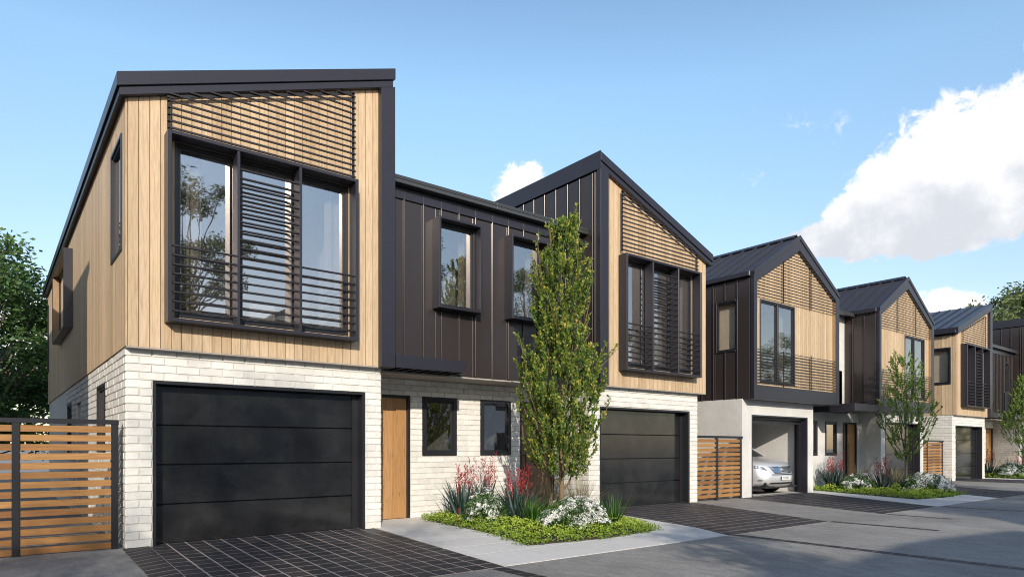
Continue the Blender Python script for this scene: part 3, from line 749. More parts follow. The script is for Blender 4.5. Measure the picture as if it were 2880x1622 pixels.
# ------------------------------------------------------------------ plants
def leafquad(mb,c,d,up,l,w,var):
    d=d.normalized(); s=d.cross(up)
    if s.length<1e-3: s=d.cross(Vector((1,0,0)))
    s=s.normalized()*w/2
    n=len(mb.v); a=c; m=c+d*l*.5; e=c+d*l
    for p in (a,m+s,e,m-s): mb.v.append((p.x,p.y,p.z))
    mb.f.append((n,n+1,n+2,n+3)); mb.a.append(var)
def rv(rnd): 
    while True:
        v=Vector((rnd.uniform(-1,1),rnd.uniform(-1,1),rnd.uniform(-1,1)))
        if .05<v.length<1: return v.normalized()
def env(tab,z):
    t=sorted(tab)
    if z<=t[0][0]: return t[0][1],t[0][2]
    for a,b in zip(t,t[1:]):
        if a[0]<=z<=b[0]:
            k=(z-a[0])/max(1e-6,b[0]-a[0]); return a[1]+(b[1]-a[1])*k, a[2]+(b[2]-a[2])*k
    return t[-1][1],t[-1][2]
def envtree(name,label,cx,cy,tab,ntw,nl,lm,bm,seed,leaf=(.062,.034),trunk_r=.055,forkz=.55,group=None,lean_up=.85,dy=1.0,shoots=()):
    """tree whose crown outline follows tab [(z,xl,xr)]"""
    rnd=random.Random(seed); T=thing(name,label,'tree',(cx,cy,0),group)
    zs=[t[0] for t in tab]; z0,z1=min(zs),max(zs)
    tr=MB(); top=z1*.86
    pts=[(cx+.03*math.sin(z*2.1),cy+.02*math.sin(z*1.3),z) for z in [top*k/9 for k in range(10)]]
    tr.tube(pts,[trunk_r*(1-.88*k/9)*(1.25 if k==0 else 1) for k in range(10)],8)
    limbs=[]
    for i in range(16):
        zb=forkz+(top*.72-forkz)*(i/16)**1.15; ang=i*2.4+rnd.uniform(-.3,.3)
        ze=min(z1*.96,zb+rnd.uniform(.9,1.7)*(1 if z1>5 else .8))
        xl,xr=env(tab,min(ze,z1-.1)); c=(xl+xr)/2; hw=(xr-xl)/2*rnd.uniform(.55,.85)
        ex=c+hw*math.cos(ang); ey=cy+hw*dy*math.sin(ang)
        p=[]
        for k in range(6):
            t=k/5; s=t**.75
            p.append((cx+(ex-cx)*s+rnd.uniform(-.02,.02),cy+(ey-cy)*s+rnd.uniform(-.02,.02),zb+(ze-zb)*t**1.25))
        tr.tube(p,[.020*(1-i/22)*(1-.8*k/5)+.002 for k in range(6)],5); limbs.append(p)
    lf=MB(); tw=tr
    def shoot(base,dirv,ln,n):
        p=Vector(base); d=dirv.normalized(); pts=[tuple(p)]
        st=ln/5
        for k in range(5):
            d=(d+Vector((0,0,.14))+rv(rnd)*.10).normalized(); p=p+d*st; pts.append(tuple(p))
        tw.tube(pts,[.004,.0035,.003,.0025,.002,.0015],3,cap=False)
        for q in range(n):
            t=rnd.random()**.8*5; i=min(4,int(t)); a=Vector(pts[i]); b=Vector(pts[i+1]); c=a+(b-a)*(t-i)
            dd=((b-a).normalized()*.9+rv(rnd)*.9+Vector((0,0,.25))).normalized()
            leafquad(lf,c+rv(rnd)*.012,dd,rv(rnd),leaf[0]*rnd.uniform(.55,1.3),leaf[1]*rnd.uniform(.6,1.3),min(1,max(0,rnd.betavariate(1.7,2.3)*.85+.06*t-.05)))
    for i in range(ntw):
        z=z0+(z1-z0)*rnd.random()
        # keep density even by width
        xl,xr=env(tab,z); c=(xl+xr)/2; hw=(xr-xl)/2
        if rnd.random()>min(1,(hw+.12)/1.05): continue
        an=rnd.uniform(0,2*math.pi); r=math.sqrt(rnd.random())*.93*(.86+.22*math.sin(an*2+z*1.9+seed)*math.sin(z*4.3+an*3))
        if rnd.random()<.35: r=rnd.uniform(.75,.97)
        x=c+hw*r*math.cos(an); y=cy+hw*dy*r*math.sin(an)
        ln=rnd.uniform(.22,.42); zz=z-ln*.6
        if zz<z0-.15: zz=z0-.15
        out=Vector((math.cos(an)*r*.6,math.sin(an)*r*.6,lean_up))
        shoot((x-out.x*ln*.4,y-out.y*ln*.4,zz),out+rv(rnd)*.25,ln,nl)
    for (x,y,z,dx_,dz_,ln,n) in shoots:
        steps=int(ln/.12)
        for k in range(steps):
            t=k/steps; shoot((x+dx_*t*ln,y+rnd.uniform(-.04,.04),z+dz_*t*ln),Vector((dx_+rnd.uniform(-.5,.5),rnd.uniform(-.5,.5),dz_+.4)),.16+.08*(1-t),n)
        tw.tube([(x-dx_*.3,y,z-dz_*.3),(x+dx_*ln*.5,y,z+dz_*ln*.5),(x+dx_*ln,y,z+dz_*ln)],[.012,.007,.003],4)
    lf.build('crown',lm,T,flip=False); tr.build('trunk',bm,T,flip=False,smooth=True)
    return T
T1=[(5.5, 8.21, 8.47), (5.3, 7.967, 8.423), (5.11, 7.871, 8.419), (4.84, 7.808, 8.522), (4.55, 7.591, 8.66), (4.17, 7.563, 8.677), (3.81, 7.616, 8.564), (3.45, 7.655, 8.565), (3.22, 7.641, 8.71), (2.9, 7.358, 8.892), (2.5, 7.215, 8.934), (2.2, 7.214, 8.886), (1.95, 7.31, 8.86), (1.7, 7.405, 8.845), (1.34, 7.498, 8.752), (1.1, 7.591, 8.66), (0.92, 7.825, 8.475)]
envtree('columnar_tree','slim upright tree with olive and yellow leaves in the nearest flower bed',8.13,8.9,T1,1150,46,L_OLIVE,BARK,11,
        shoots=[(8.42,8.85,5.35,.10,.98,.42,18),(7.75,8.7,3.7,-.35,.95,.4,14),(8.75,8.9,3.75,.3,.95,.45,14),(7.35,8.8,2.2,-.4,.9,.4,14),(8.15,8.5,4.6,-.1,1,.5,14),(8.95,8.6,2.0,.5,.8,.35,12),(7.88,8.9,5.0,-.05,1,.36,14),(8.1,8.8,5.1,0,1,.3,14),(7.6,8.9,4.75,-.15,1,.3,12),(8.7,8.85,4.4,.35,.9,.5,14),(7.55,8.9,4.4,-.4,.85,.25,12),(7.3,8.9,2.75,-.25,.95,.55,18),(8.9,8.85,2.7,.75,.65,.95,14),(9.0,8.9,2.6,.35,.95,.75,15),(8.7,8.9,3.3,.6,.7,.3,10),(7.7,8.9,1.15,-.75,.55,.35,10)])
T2=[(4.45, 23.25, 23.45), (4.3, 23.03, 23.73), (4.0, 22.94, 23.9), (3.5, 22.95, 23.95), (3.2, 22.79, 24.11), (2.9, 22.58, 24.42), (2.5, 22.5, 24.5), (2.3, 22.55, 24.45), (1.92, 22.75, 24.25), (1.6, 22.93, 24.07), (1.28, 23.16, 23.84), (1.0, 23.32, 23.68)]
envtree('round_headed_tree','bright green leafy tree in the second flower bed, in front of the fourth house',23.5,9.1,T2,430,34,L_GREEN,BARKT,12,leaf=(.055,.036),trunk_r=.045,forkz=1.0,lean_up=.6,
        shoots=[(23.2,9.3,4.2,-.1,1,.35,10),(23.6,8.6,3.0,.1,1,.5,10),(23.5,9.8,2.9,.1,1,.5,10)],group='young trees in the flower beds')
T3=[(z,x+12.2,y+12.2) for z,x,y in T2]
envtree('round_headed_tree','bright green leafy tree cut off by the right edge of the picture',35.7,9.0,T3,460,34,L_GREEN,BARKT,13,leaf=(.062,.04),trunk_r=.045,forkz=1.0,lean_up=.6,group='young trees in the flower beds')

def inpoly(x,y,P):
    c=False; n=len(P)
    for i in range(n):
        x1,y1=P[i]; x2,y2=P[(i+1)%n]
        if (y1>y)!=(y2>y) and x<(x2-x1)*(y-y1)/(y2-y1)+x1: c=not c
    return c
def edged(x,y,P):
    m=9
    for i in range(len(P)):
        a=Vector(P[i]); b=Vector(P[(i+1)%len(P)]); p=Vector((x,y)); ab=b-a; t=max(0,min(1,(p-a).dot(ab)/ab.dot(ab))); m=min(m,(p-a-ab*t).length)
    return m
def bed(P,n,label,seed,leaf=.028,h=.17):
    so=sheet('soil_bed',P,.03,SOIL,'dark soil under the plants of a bed',.04)
    rnd=random.Random(seed); mb=MB(); xs=[p[0] for p in P]; ys=[p[1] for p in P]
    k=0
    while k<n:
        x=rnd.uniform(min(xs)-.12,max(xs)+.12); y=rnd.uniform(min(ys)-.12,max(ys)+.12)
        ins=inpoly(x,y,P); ed=edged(x,y,P)
        if not ins and ed>.17*(.15+.85*math.sin(x*6+y*5)**2): continue
        if ins and ed>1.05: continue
        k+=1
        hh=h*(.4+.6*min(1,(ed if ins else 0)/.25))*(.72+.35*math.sin(x*8.3+2*math.sin(y*5))*math.sin(y*7.1+1)+.15*math.sin(x*23)*math.sin(y*19))
        z=.02+hh*(1-rnd.random()**2.2) if ins else .01+.07*rnd.random()
        d=rv(rnd); d.z=abs(d.z)*.6+.05
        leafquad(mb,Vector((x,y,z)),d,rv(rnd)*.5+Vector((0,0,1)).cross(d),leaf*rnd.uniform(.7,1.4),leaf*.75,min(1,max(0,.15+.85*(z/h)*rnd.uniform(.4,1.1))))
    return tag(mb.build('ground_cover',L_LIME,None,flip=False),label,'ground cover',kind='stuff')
PA=[(6.40,10.65),(6.75,11.15),(9.6,11.2),(10.0,10.5),(9.45,9.0),(8.75,7.35),(8.45,7.08),(7.2,6.92),(5.85,7.08),(6.1,7.9),(6.25,8.7)]
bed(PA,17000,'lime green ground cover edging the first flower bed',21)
PB=[(20.7,10.85),(23.1,10.9),(24.2,10.3),(23.0,8.2),(22.1,7.1),(20.5,6.95),(19.1,7.15),(19.6,8.4),(20.3,9.9)]
bed(PB,9000,'lime green ground cover edging the second flower bed',22,.038,.18)
PC=[(x+DX-.2,y) for x,y in PA]
bed(PC,5000,'lime green ground cover edging the farthest flower bed',23,.055,.2)

def strap_clump(x,y,r,n,mat,label,h,seed,flowers=0,fh=1.0,name='flax_plant',cat='flax plant',w=.045,grp=None):
    rnd=random.Random(seed); T=thing(name,label,cat,(x,y,0),grp); mb=MB()
    for i in range(n):
        an=rnd.uniform(0,2*math.pi); tilt=rnd.betavariate(1.5,1.6)*1.0; L=h*rnd.uniform(.7,1.15); ww=w*rnd.uniform(.7,1.2); var=rnd.random()
        d=Vector((math.cos(an)*math.sin(tilt),math.sin(an)*math.sin(tilt),math.cos(tilt)))
        p=Vector((x+math.cos(an)*rnd.random()*r*.35,y+math.sin(an)*rnd.random()*r*.35,.02)); side=Vector((-math.sin(an),math.cos(an),0))
        side=(side+rv(rnd)*.4).normalized(); prev=None; K=6; droop=rnd.uniform(.05,.34)*(1.6 if tilt>.6 else 1)
        for k in range(K+1):
            t=k/K; wk=ww*(1-t**2.2)*.5+.0012
            a=p-side*wk; b=p+side*wk
            if prev:
                mb.poly([prev[0],prev[1],b,a],var)
            prev=(a,b); p=p+d*(L/K); d=(d+Vector((0,0,-1))*droop*t*.9).normalized()
    mb.build('leaves',mat,T,flip=False)
    if flowers:
        for i in range(flowers):
            st=MB(); fl=st
            an=rnd.uniform(0,2*math.pi); fx=x+rnd.uniform(-.8,.8)*r; fy=y+rnd.uniform(-.8,.8)*r; H=fh*rnd.uniform(.78,1.08); lean=Vector((rnd.uniform(-.16,.16),rnd.uniform(-.12,.12),1))
            pts=[(x+(fx-x)*.5+lean.x*H*t,y+(fy-y)*.5+lean.y*H*t,H*t) for t in (0,.33,.66,1)]
            st.tube(pts,[.006,.005,.004,.002],4)
            for k in range(26):
                t=.52+.48*rnd.random(); c=Vector((pts[0][0]+lean.x*H*t,pts[0][1]+lean.y*H*t,H*t)); a2=rnd.uniform(0,6.28); up=.5+rnd.random()*.8
                bl=.13*(1.08-t)/.5+.02; dirv=Vector((math.cos(a2),math.sin(a2),up)).normalized()
                e=c+dirv*bl*rnd.uniform(.5,1); st.tube([tuple(c),tuple(e)],.0018,3,cap=False)
                for q in range(3):
                    leafquad(fl,c+(e-c)*rnd.uniform(.5,1),Vector((dirv.x,dirv.y,.9))+rv(rnd)*.5,rv(rnd),.036,.014,rnd.random())
            st.build('flower_spike',L_RED,T,flip=False)
    return T
GP='red flowering strap leaved clumps'
strap_clump(6.85,10.15,.38,130,L_BLUE,'blue green strap leaved clump with red flower spikes nearest the first oak door',0.74,31,7,.98,grp=GP)
strap_clump(7.72,10.7,.36,100,L_BLUE,'red flowering strap leaved clump at the back, against the brick wall of the first bed',.72,32,8,1.2,grp=GP)
strap_clump(7.42,9.3,.36,120,L_BLUE,'large strap leaved clump with bright red flowers between the two white bushes',0.75,33,9,.98,grp=GP)
strap_clump(21.3,10.4,.6,150,L_BLUE,'wide red flowering strap clump against the white plaster wall by the two slim windows',.8,34,12,1.15,w=.04,grp=GP)
strap_clump(21.55,9.0,.4,80,L_BLUE,'red flowering strap clump between the white bushes of the second bed',.8,35,8,1.1,w=.04,grp=GP)
strap_clump(36.4,10.6,.5,70,L_BLUE,'red flowering strap clump beside the far brick garage',.9,36,8,1.2,w=.05,grp=GP)
strap_clump(37.35,9.6,.5,60,L_BLUE,'red flowering strap clump cut by the right edge of the picture',.85,37,8,1.15,w=.05,grp=GP)
GS='green strap leaved clumps'
strap_clump(7.35,8.75,.3,120,L_STRAP,'bright green grassy clump just left of the slim tree trunk',.5,41,name='green_lily',cat='grassy plant',w=.018,grp=GS)
strap_clump(8.25,7.75,.25,110,L_STRAP,'bright green grassy clump at the right end of the first bed',.55,42,name='green_lily',cat='grassy plant',w=.016,grp=GS)
strap_clump(21.95,8.4,.45,150,L_STRAP,'bright green grassy clump in front of the second tree trunk',.5,43,name='green_lily',cat='grassy plant',w=.025,grp=GS)
strap_clump(22.95,7.8,.35,90,L_STRAP,'bright green grassy clump at the right end of the second bed',.45,44,name='green_lily',cat='grassy plant',w=.025,grp=GS)
GF='tan feather grasses'
strap_clump(8.95,10.1,.3,220,L_TAN,'tan feathery grass behind the slim tree trunk, left of it',.72,51,name='feather_grass',cat='ornamental grass',w=.006,grp=GF)
strap_clump(9.55,9.9,.3,240,L_TAN,'tan feathery grass in front of the brick pier right of the slim tree',.72,52,name='feather_grass',cat='ornamental grass',w=.006,grp=GF)
strap_clump(22.9,10.3,.35,160,L_TAN,'arching tan grass against the plaster wall of the fourth house',.75,53,name='feather_grass',cat='ornamental grass',w=.014,grp=GF)
strap_clump(24.2,9.7,.35,160,L_TAN,'arching tan grass right of the second tree trunk',.7,54,name='feather_grass',cat='ornamental grass',w=.014,grp=GF)
strap_clump(38.2,10.3,.4,130,L_TAN,'tan grass against the far brick wall at the right edge',.9,55,name='feather_grass',cat='ornamental grass',w=.02,grp=GF)
def bush(x,y,rx,ry,h,label,seed,nl=1500,nf=190,s=1.0):
    nf=int(nf*3.4); nl=int(nl*1.6); rnd=random.Random(seed); T=thing('white_flower_bush',label,'flowering bush',(x,y,0),'white flowering bushes'); lf=MB(); fl=MB(); st=MB()
    for i in range(nl):
        an=rnd.uniform(0,6.283); r=math.sqrt(rnd.random()); z=.04+(h-.03)*math.sqrt(max(0,1-r*r))*rnd.random()**.5
        leafquad(lf,Vector((x+rx*r*math.cos(an),y+ry*r*math.sin(an),z)),rv(rnd)+Vector((0,0,.5)),rv(rnd),.05*s,.02*s,rnd.random()*.9)
    ph=rnd.random()*6
    for i in range(nf):
        an=rnd.uniform(0,6.283); r=math.sqrt(rnd.random())*.98; lump=.86+.16*math.sin(an*3+ph)+.12*math.sin(an*7+r*5+ph); z=h*math.sqrt(max(0,1-r*r*.92))*rnd.uniform(.78,1.1)*(.85+.2*math.sin(an*5+r*4+ph))
        if rnd.random()<.5+.5*math.sin(an*4+r*6): continue
        for q_ in range(rnd.choice((1,2,3))):
            c=Vector((x+rx*r*lump*math.cos(an)+rnd.uniform(-.04,.04)*s,y+ry*r*lump*math.sin(an)+rnd.uniform(-.04,.04)*s,max(.05,z+rnd.uniform(-.03,.03)))); nrm=(Vector((math.cos(an)*r*.9,math.sin(an)*r*.9,.75))+rv(rnd)*.35).normalized()
            R0=.038*s*rnd.uniform(.6,1.25); tA=nrm.cross(Vector((.3,.2,.9))).normalized(); tB=nrm.cross(tA)
            st.tube([tuple(c-nrm*.12),tuple(c)],.002,3,cap=False,var=.4)
            for k in range(15):
                a2=rnd.uniform(0,6.283); q=R0*math.sqrt(rnd.random()); pc=c+tA*q*math.cos(a2)+tB*q*math.sin(a2)+nrm*(.014*(1-(q/R0)**2)+rnd.uniform(-.004,.004)); w=.010*s*rnd.uniform(.8,1.3)
                u=(tA+rv(rnd)*.5).normalized(); v2=(tB+rv(rnd)*.5).normalized()
                fl.poly([pc-u*w,pc-v2*w,pc+u*w,pc+v2*w],rnd.random())
    lf.build('foliage',L_STRAP,T,flip=False); o=fl.build('flowers',L_WHITE,T,flip=False); o['kind']='stuff'; o=st.build('stem',L_STRAP,T,flip=False); o['kind']='stuff'
bush(6.85,9.45,.42,.42,.58,'white flowering bush in front of the strap clumps, left one of the first bed',61,1300,150)
bush(7.45,7.85,.68,.55,.54,'largest white flowering bush, in front of the slim tree trunk',62,2000,300)
bush(21.1,9.55,.62,.5,.52,'white flowering bush between the red clumps of the second bed',63,900,140,1.5)
bush(21.85,7.85,.85,.6,.60,'wide white flowering bush at the front right of the second bed',64,1200,240,1.5)
bush(36.4,9.7,.8,.6,.65,'white flowering bush of the farthest bed, right of the far garage',65,700,130,2.2)
bush(9.0,10.7,.01,.01,.01,'',0,0,0) if False else None

# background trees
def bigtree(name,label,x,y,H,R_,z0,nc,nl,lm,bm,seed,leaf=(.22,.1),squash=1.0,cl=.9,tr=.22,group=None):
    rnd=random.Random(seed); T=thing(name,label,'tree',(x,y,0),group); b=MB(); lf=MB()
    zc=(H+z0)/2; hh=(H-z0)/2
    b.tube([(x,y,0),(x+.1,y,z0*.5),(x-.1,y+.1,z0),(x,y,zc)],[tr*1.2,tr,tr*.8,tr*.45],8)
    cs=[]
    for i in range(nc):
        v=rv(rnd)*(.35+.65*rnd.random()**.6); c=Vector((x+v.x*R_*.86,y+v.y*R_*.86*squash,zc+v.z*hh*.88)); cs.append(c)
        s=Vector((x,y,z0+(c.z-z0)*.35*rnd.random()+.0)); m=(s+c)/2+Vector((rnd.uniform(-.3,.3),rnd.uniform(-.3,.3),-.1))
        b.tube([tuple(s),tuple(m),tuple(c)],[tr*.28,tr*.17,.02],5)
    for c in cs:
        rr=cl*rnd.uniform(.6,1.25)
        for k in range(3):
            d=rv(rnd); b.tube([tuple(c),tuple(c+d*rr*.8)],[.022,.006],3,cap=False)
        base=rnd.random()*.35
        for k in range(nl):
            v=rv(rnd)*rr*(rnd.random()**.45); v.z*=.72
            d=rv(rnd); d.z=d.z*.5-.15
            leafquad(lf,c+v,d,rv(rnd),leaf[0]*rnd.uniform(.6,1.3),leaf[1]*rnd.uniform(.7,1.2),min(1,base+.65*rnd.random()))
    b.build('trunk',bm,T,smooth=True); lf.build('crown',lm,T,flip=False); return T
bigtree('leafy_tree','dense dark green tree behind the slat fence at the left edge',-1.1,27.5,10.3,4.3,.5,95,330,L_DARK,BARKG,71,(.20,.10),cl=1.0)
bigtree('leafy_tree','lower dark green tree filling the gap between fence and tall tree at the left edge',-1.5,33,6.5,5.0,0.2,40,260,L_DARK,BARKG,75,(.24,.13),cl=1.2)
bigtree('leafy_tree','dense dark green tree behind the slat fence at the left edge',-9.5,31,8.6,4.0,1.2,20,120,L_DARK,BARKG,72,(.3,.14),cl=1.1) if False else None
bigtree('gum_tree','tall open crowned tree above the roofs at the right edge',93,24,19.8,6.5,13.5,44,150,L_GUM,BARKG,73,(.5,.22),cl=1.7,tr=.4)
bigtree('gum_tree','smaller tree crown just showing left of the tall tree above the last roofs',84.5,25,16.6,2.6,12.5,12,160,L_GUM,BARKG,74,(.45,.2),cl=1.3,tr=.3)

# ------------------------------------------------------------------ car
def car():
    xc,yf=18.1,10.24
    T=thing('parked_car','silver car parked nose out in the open garage','car',(xc,yf+2.3,0))
    PAINT=m_carpaint(); BLK=m_plain('black_plastic',(.02,.02,.022),.5); CH=m_plain('chrome',(.75,.76,.78),.12,1.0); DG=m_plain('headlight_interior',(.16,.17,.19),.15,.6)
    TY=m_plain('tyre_rubber',(.02,.02,.02),.8); AM=m_plain('amber_lens',(.75,.33,.03),.2); PL=m_plain('plate_white',(.75,.75,.74),.5); BLU=m_plain('plate_blue',(.03,.03,.35),.5); LENS=m_plain('clear_lens',(.6,.65,.75),.08,.5); WS=m_plain('windscreen',(.03,.035,.04),.06)
    prof=[(.24,.10,.80),(.30,.03,.86),(.40,.0,.905),(.52,.0,.92),(.62,.03,.925),(.72,.07,.925),(.82,.11,.92),(.90,.17,.905),(.955,.26,.885),(1.00,.48,.86),(1.04,.78,.84),(1.075,1.05,.82),(1.09,1.16,.81)]
    def pr(z):
        for a,b in zip(prof,prof[1:]):
            if a[0]<=z<=b[0]:
                k=(z-a[0])/(b[0]-a[0]); k2=k; return a[1]+(b[1]-a[1])*k2,a[2]+(b[2]-a[2])*k2
        return prof[-1][1:] if z>1 else prof[0][1:]
    def Sf(s,z,out=0):
        off,w=pr(z); th=s*math.pi/2  # s in -1..1 across the nose
        x=w*math.copysign(abs(math.sin(th))**.72,th); y=.70*(1-abs(math.cos(th))**.85)
        v=Vector((xc+x,yf+off+y,z)); 
        if out:
            n=Vector((math.sin(th)*.9,-max(.15,math.cos(th)),.15)).normalized(); v+=n*out
        return v
    mb=MB(); ns=40; rows=[]
    zs=[.24,.27,.30,.35,.40,.46,.52,.57,.62,.67,.72,.77,.82,.86,.90,.93,.955,.975,1.0,1.02,1.04,1.06,1.075,1.09]
    for z in zs:
        row=[Sf(-1+2*i/ns,z) for i in range(ns+1)]
        off,w=pr(z)
        yr=yf+4.6
        zz=z if z<.9 else .9+(z-.9)
        row=[Vector((xc-w,yr,z)),Vector((xc-w,yf+3.0,z)),Vector((xc-w,yf+1.75,z))]+row+[Vector((xc+w,yf+1.75,z)),Vector((xc+w,yf+3.0,z)),Vector((xc+w,yr,z))]
        rows.append(row)
    n0=len(mb.v); W=len(rows[0])
    for r in rows: mb.v+=[tuple(p) for p in r]
    def arch(p,q):
        c=((p+q)/2)
        return False
    for i in range(len(rows)-1):
        for j in range(W-1):
            cc=(rows[i][j]+rows[i+1][j+1])/2
            # wheel arches
            if abs(cc.x-xc)>.74 and (cc.y-(yf+.95))**2+(cc.z-.36)**2<.40**2: continue
            mb.f.append((n0+i*W+j,n0+i*W+j+1,n0+(i+1)*W+j+1,n0+(i+1)*W+j)); mb.a.append(.5)
    top=rows[-1]; mb.f.append(tuple(n0+(len(rows)-1)*W+j for j in range(W))); mb.a.append(.5)
    mb.build('body',PAINT,T,smooth=True)
    # underside and wheel housings
    u=MB(); u.box(xc-.72,xc+.72,yf+.18,yf+4.4,.19,.36); u.box(xc-.84,xc+.84,yf+.12,yf+.5,.20,.255); u.box(xc-.72,xc+.72,yf+.5,yf+1.5,.36,.85); u.build('underbody',BLK,T)
    # cabin
    cb=MB(); L=[(1.09,1.14,3.9,.80),(1.60,1.95,3.5,.62),(1.68,2.3,3.2,.58)]
    for (za,a0,a1,wa),(zb_,b0,b1,wb) in zip(L,L[1:]):
        cb.hexa([(xc-wa,yf+a0,za),(xc+wa,yf+a0,za),(xc+wa,yf+a1,za),(xc-wa,yf+a1,za),(xc-wb,yf+b0,zb_),(xc+wb,yf+b0,zb_),(xc+wb,yf+b1,zb_),(xc-wb,yf+b1,zb_)])
    cb.build('windscreen',WS,T,bevel=.02)
    for s in (-1,1):
        pl=MB(); pl.tube([(xc+s*.80,yf+1.12,1.09),(xc+s*.63,yf+1.95,1.60)],.03,6); pl.build('pillar',PAINT,T)
        mr=MB(); mr.box(xc+s*.93-.10,xc+s*.93+.10,yf+1.45,yf+1.55,1.05,1.19); mr.build('wing_mirror',PAINT,T,bevel=.03)
    def patch(name,pts,mat,out,par=T,nsub=8,thick=.0):
        # pts: quad strip bottom/top (s,z) lists
        m=MB(); bot,topp=pts
        k=len(bot)
        for r in range(4):
            for i in range(k-1):
                def q(i_,t): 
                    a=bot[i_]; b=topp[i_]; return Sf(a[0]+(b[0]-a[0])*t,a[1]+(b[1]-a[1])*t,out)
                m.poly([q(i,r/4),q(i+1,r/4),q(i+1,(r+1)/4),q(i,(r+1)/4)])
        return m.build(name,mat,par,smooth=True,flip=False)
    def lin(a,b,n=8): return [(a[0]+(b[0]-a[0])*i/n,a[1]+(b[1]-a[1])*i/n) for i in range(n+1)]
    for s in (-1,1):
        hl=patch('headlight',(lin((s*.86,.80),(s*.40,.70)),lin((s*.92,.895),(s*.47,.80))),DG,.006)
        patch('indicator',(lin((s*.845,.815),(s*.78,.80)),lin((s*.90,.885),(s*.80,.875))),AM,.010,hl)
        for c_ in (.73,.66,.585):
            cz=.70+(c_-.40)*.22+.045
            patch('projector_lens',(lin((s*(c_-.025),cz-.03),(s*(c_+.025),cz-.03),4),lin((s*(c_-.025),cz+.03),(s*(c_+.025),cz+.03),4)),LENS,.012,hl)
        patch('fog_light',(lin((s*.72,.40),(s*.60,.40)),lin((s*.70,.455),(s*.56,.44))),CH,.006)
    gr=patch('grille',(lin((-.22,.62),(.22,.62)),lin((-.32,.80),(.32,.80))),BLK,.006)
    for z in (.645,.675,.705,.735,.765):
        w_=.22+(z-.62)/.18*.10
        patch('grille_bar',(lin((-w_,z),(w_,z)),lin((-w_,z+.014),(w_,z+.014))),CH,.014,gr)
    patch('grille_bar',(lin((-.335,.80),(.335,.80)),lin((-.34,.822),(.34,.822))),CH,.014,gr)
    bdg=MB(); e0=[Sf(.035*math.cos(a),.72+.045*math.sin(a),.02) for a in [i*.523 for i in range(13)]]; bdg.tube([tuple(p) for p in e0],.006,4); bdg.build('badge',CH,gr)
    patch('air_intake',(lin((-.30,.575),(.30,.575)),lin((-.31,.60),(.31,.60))),BLK,.008)
    patch('air_intake',(lin((-.42,.315),(.42,.315)),lin((-.36,.365),(.36,.365))),BLK,.008)
    # number plate
    pm=MB(); pm.box(xc-.26,xc+.26,yf-.022,yf-.008,.43,.54); pn=pm.build('number_plate',PL,T,bevel=.004)
    pb=MB(); pb.box(xc-.258,xc-.205,yf-.0245,yf-.0222,.433,.537); pb.build('plate_band',BLU,pn)
    cu=bpy.data.curves.new('plate_text','FONT'); cu.body='VOXEL'; cu.size=.105; cu.align_x='CENTER'; cu.align_y='CENTER'; cu.extrude=.001
    t0=bpy.data.objects.new('tmp',cu); COL.objects.link(t0); bpy.context.view_layer.update(); me_=bpy.data.meshes.new_from_object(t0.evaluated_get(bpy.context.evaluated_depsgraph_get())); bpy.data.objects.remove(t0); to=bpy.data.objects.new('plate_letters',me_); COL.objects.link(to); to.parent=pn
    to.location=(Vector((xc+.025,yf-.0235,.485))-T.location); to.rotation_euler=(R(90),0,0); to.data.materials.clear(); to.data.materials.append(BLK)
    # wheels
    for sx in (-1,1):
        for wy in (.95,3.6):
            w=MB(); cx=xc+sx*.80; cy=yf+wy; cz=.36
            def ring(x,r): return [(x,cy+r*math.cos(a),cz+r*math.sin(a)) for a in [2*math.pi*k/28 for k in range(28)]]
            secs=[(-.115,.22),(-.12,.31),(-.10,.352),(-.05,.36),(.05,.36),(.10,.352),(.12,.31),(.115,.22)]
            n=len(w.v)
            for x_,r_ in secs: w.v+=ring(cx+x_,r_)
            for i in range(len(secs)-1):
                for k in range(28):
                    k2=(k+1)%28; w.f.append((n+i*28+k,n+i*28+k2,n+(i+1)*28+k2,n+(i+1)*28+k)); w.a.append(.5)
            wh=w.build('wheel',TY,T,smooth=True)
            rm=MB()
            for xx in (-.07,.10): rm.tube([(cx+sx*.08,cy,cz),(cx+sx*.10,cy,cz)],.06,10)
            for k in range(5):
                a=2*math.pi*k/5; rm.tube([(cx+sx*.09,cy,cz),(cx+sx*.09,cy+.225*math.cos(a),cz+.225*math.sin(a))],[.035,.022],5)
            rm.tube([(cx+sx*.02,cy,cz),(cx+sx*.05,cy,cz)],.215,24)
            rm.build('rim',CH,wh)
car()

# ------------------------------------------------------------------ what stands across the lane and to the left (casts the shade, seen in the glass)
def plain_house(x0,x1,y0,y1,ze,za,label):
    h=thing('house',label,'house',((x0+x1)/2,(y0+y1)/2,0))
    w=MB(); w.box(x0,x1,y0,y1,0,ze); xa=(x0+x1)/2; w.prism([(x0,ze),(x1,ze),(xa,za)],'x',y0,y1); w.build('wall',PLAST,h)
    r=MB(); r.qbox('x',x0-.2,xa,y0-.2,y1+.2,ze-.1,za+.02,ze+.05,za+.17); r.qbox('x',xa,x1+.2,y0-.2,y1+.2,za+.02,ze-.1,za+.17,ze+.05); r.build('roof',ROOFM,h)
    for fy,s in ((y1,1),(y0,-1)):
        for a in (.2,.6):
            for z in (.8,3.6):
                m=MB(); xx=x0+(x1-x0)*a; m.abox('x',xx,xx+(x1-x0)*.2,*sorted((fy,fy+s*.03)),z,z+1.4); m.build('window',FRAME,h)
    return h
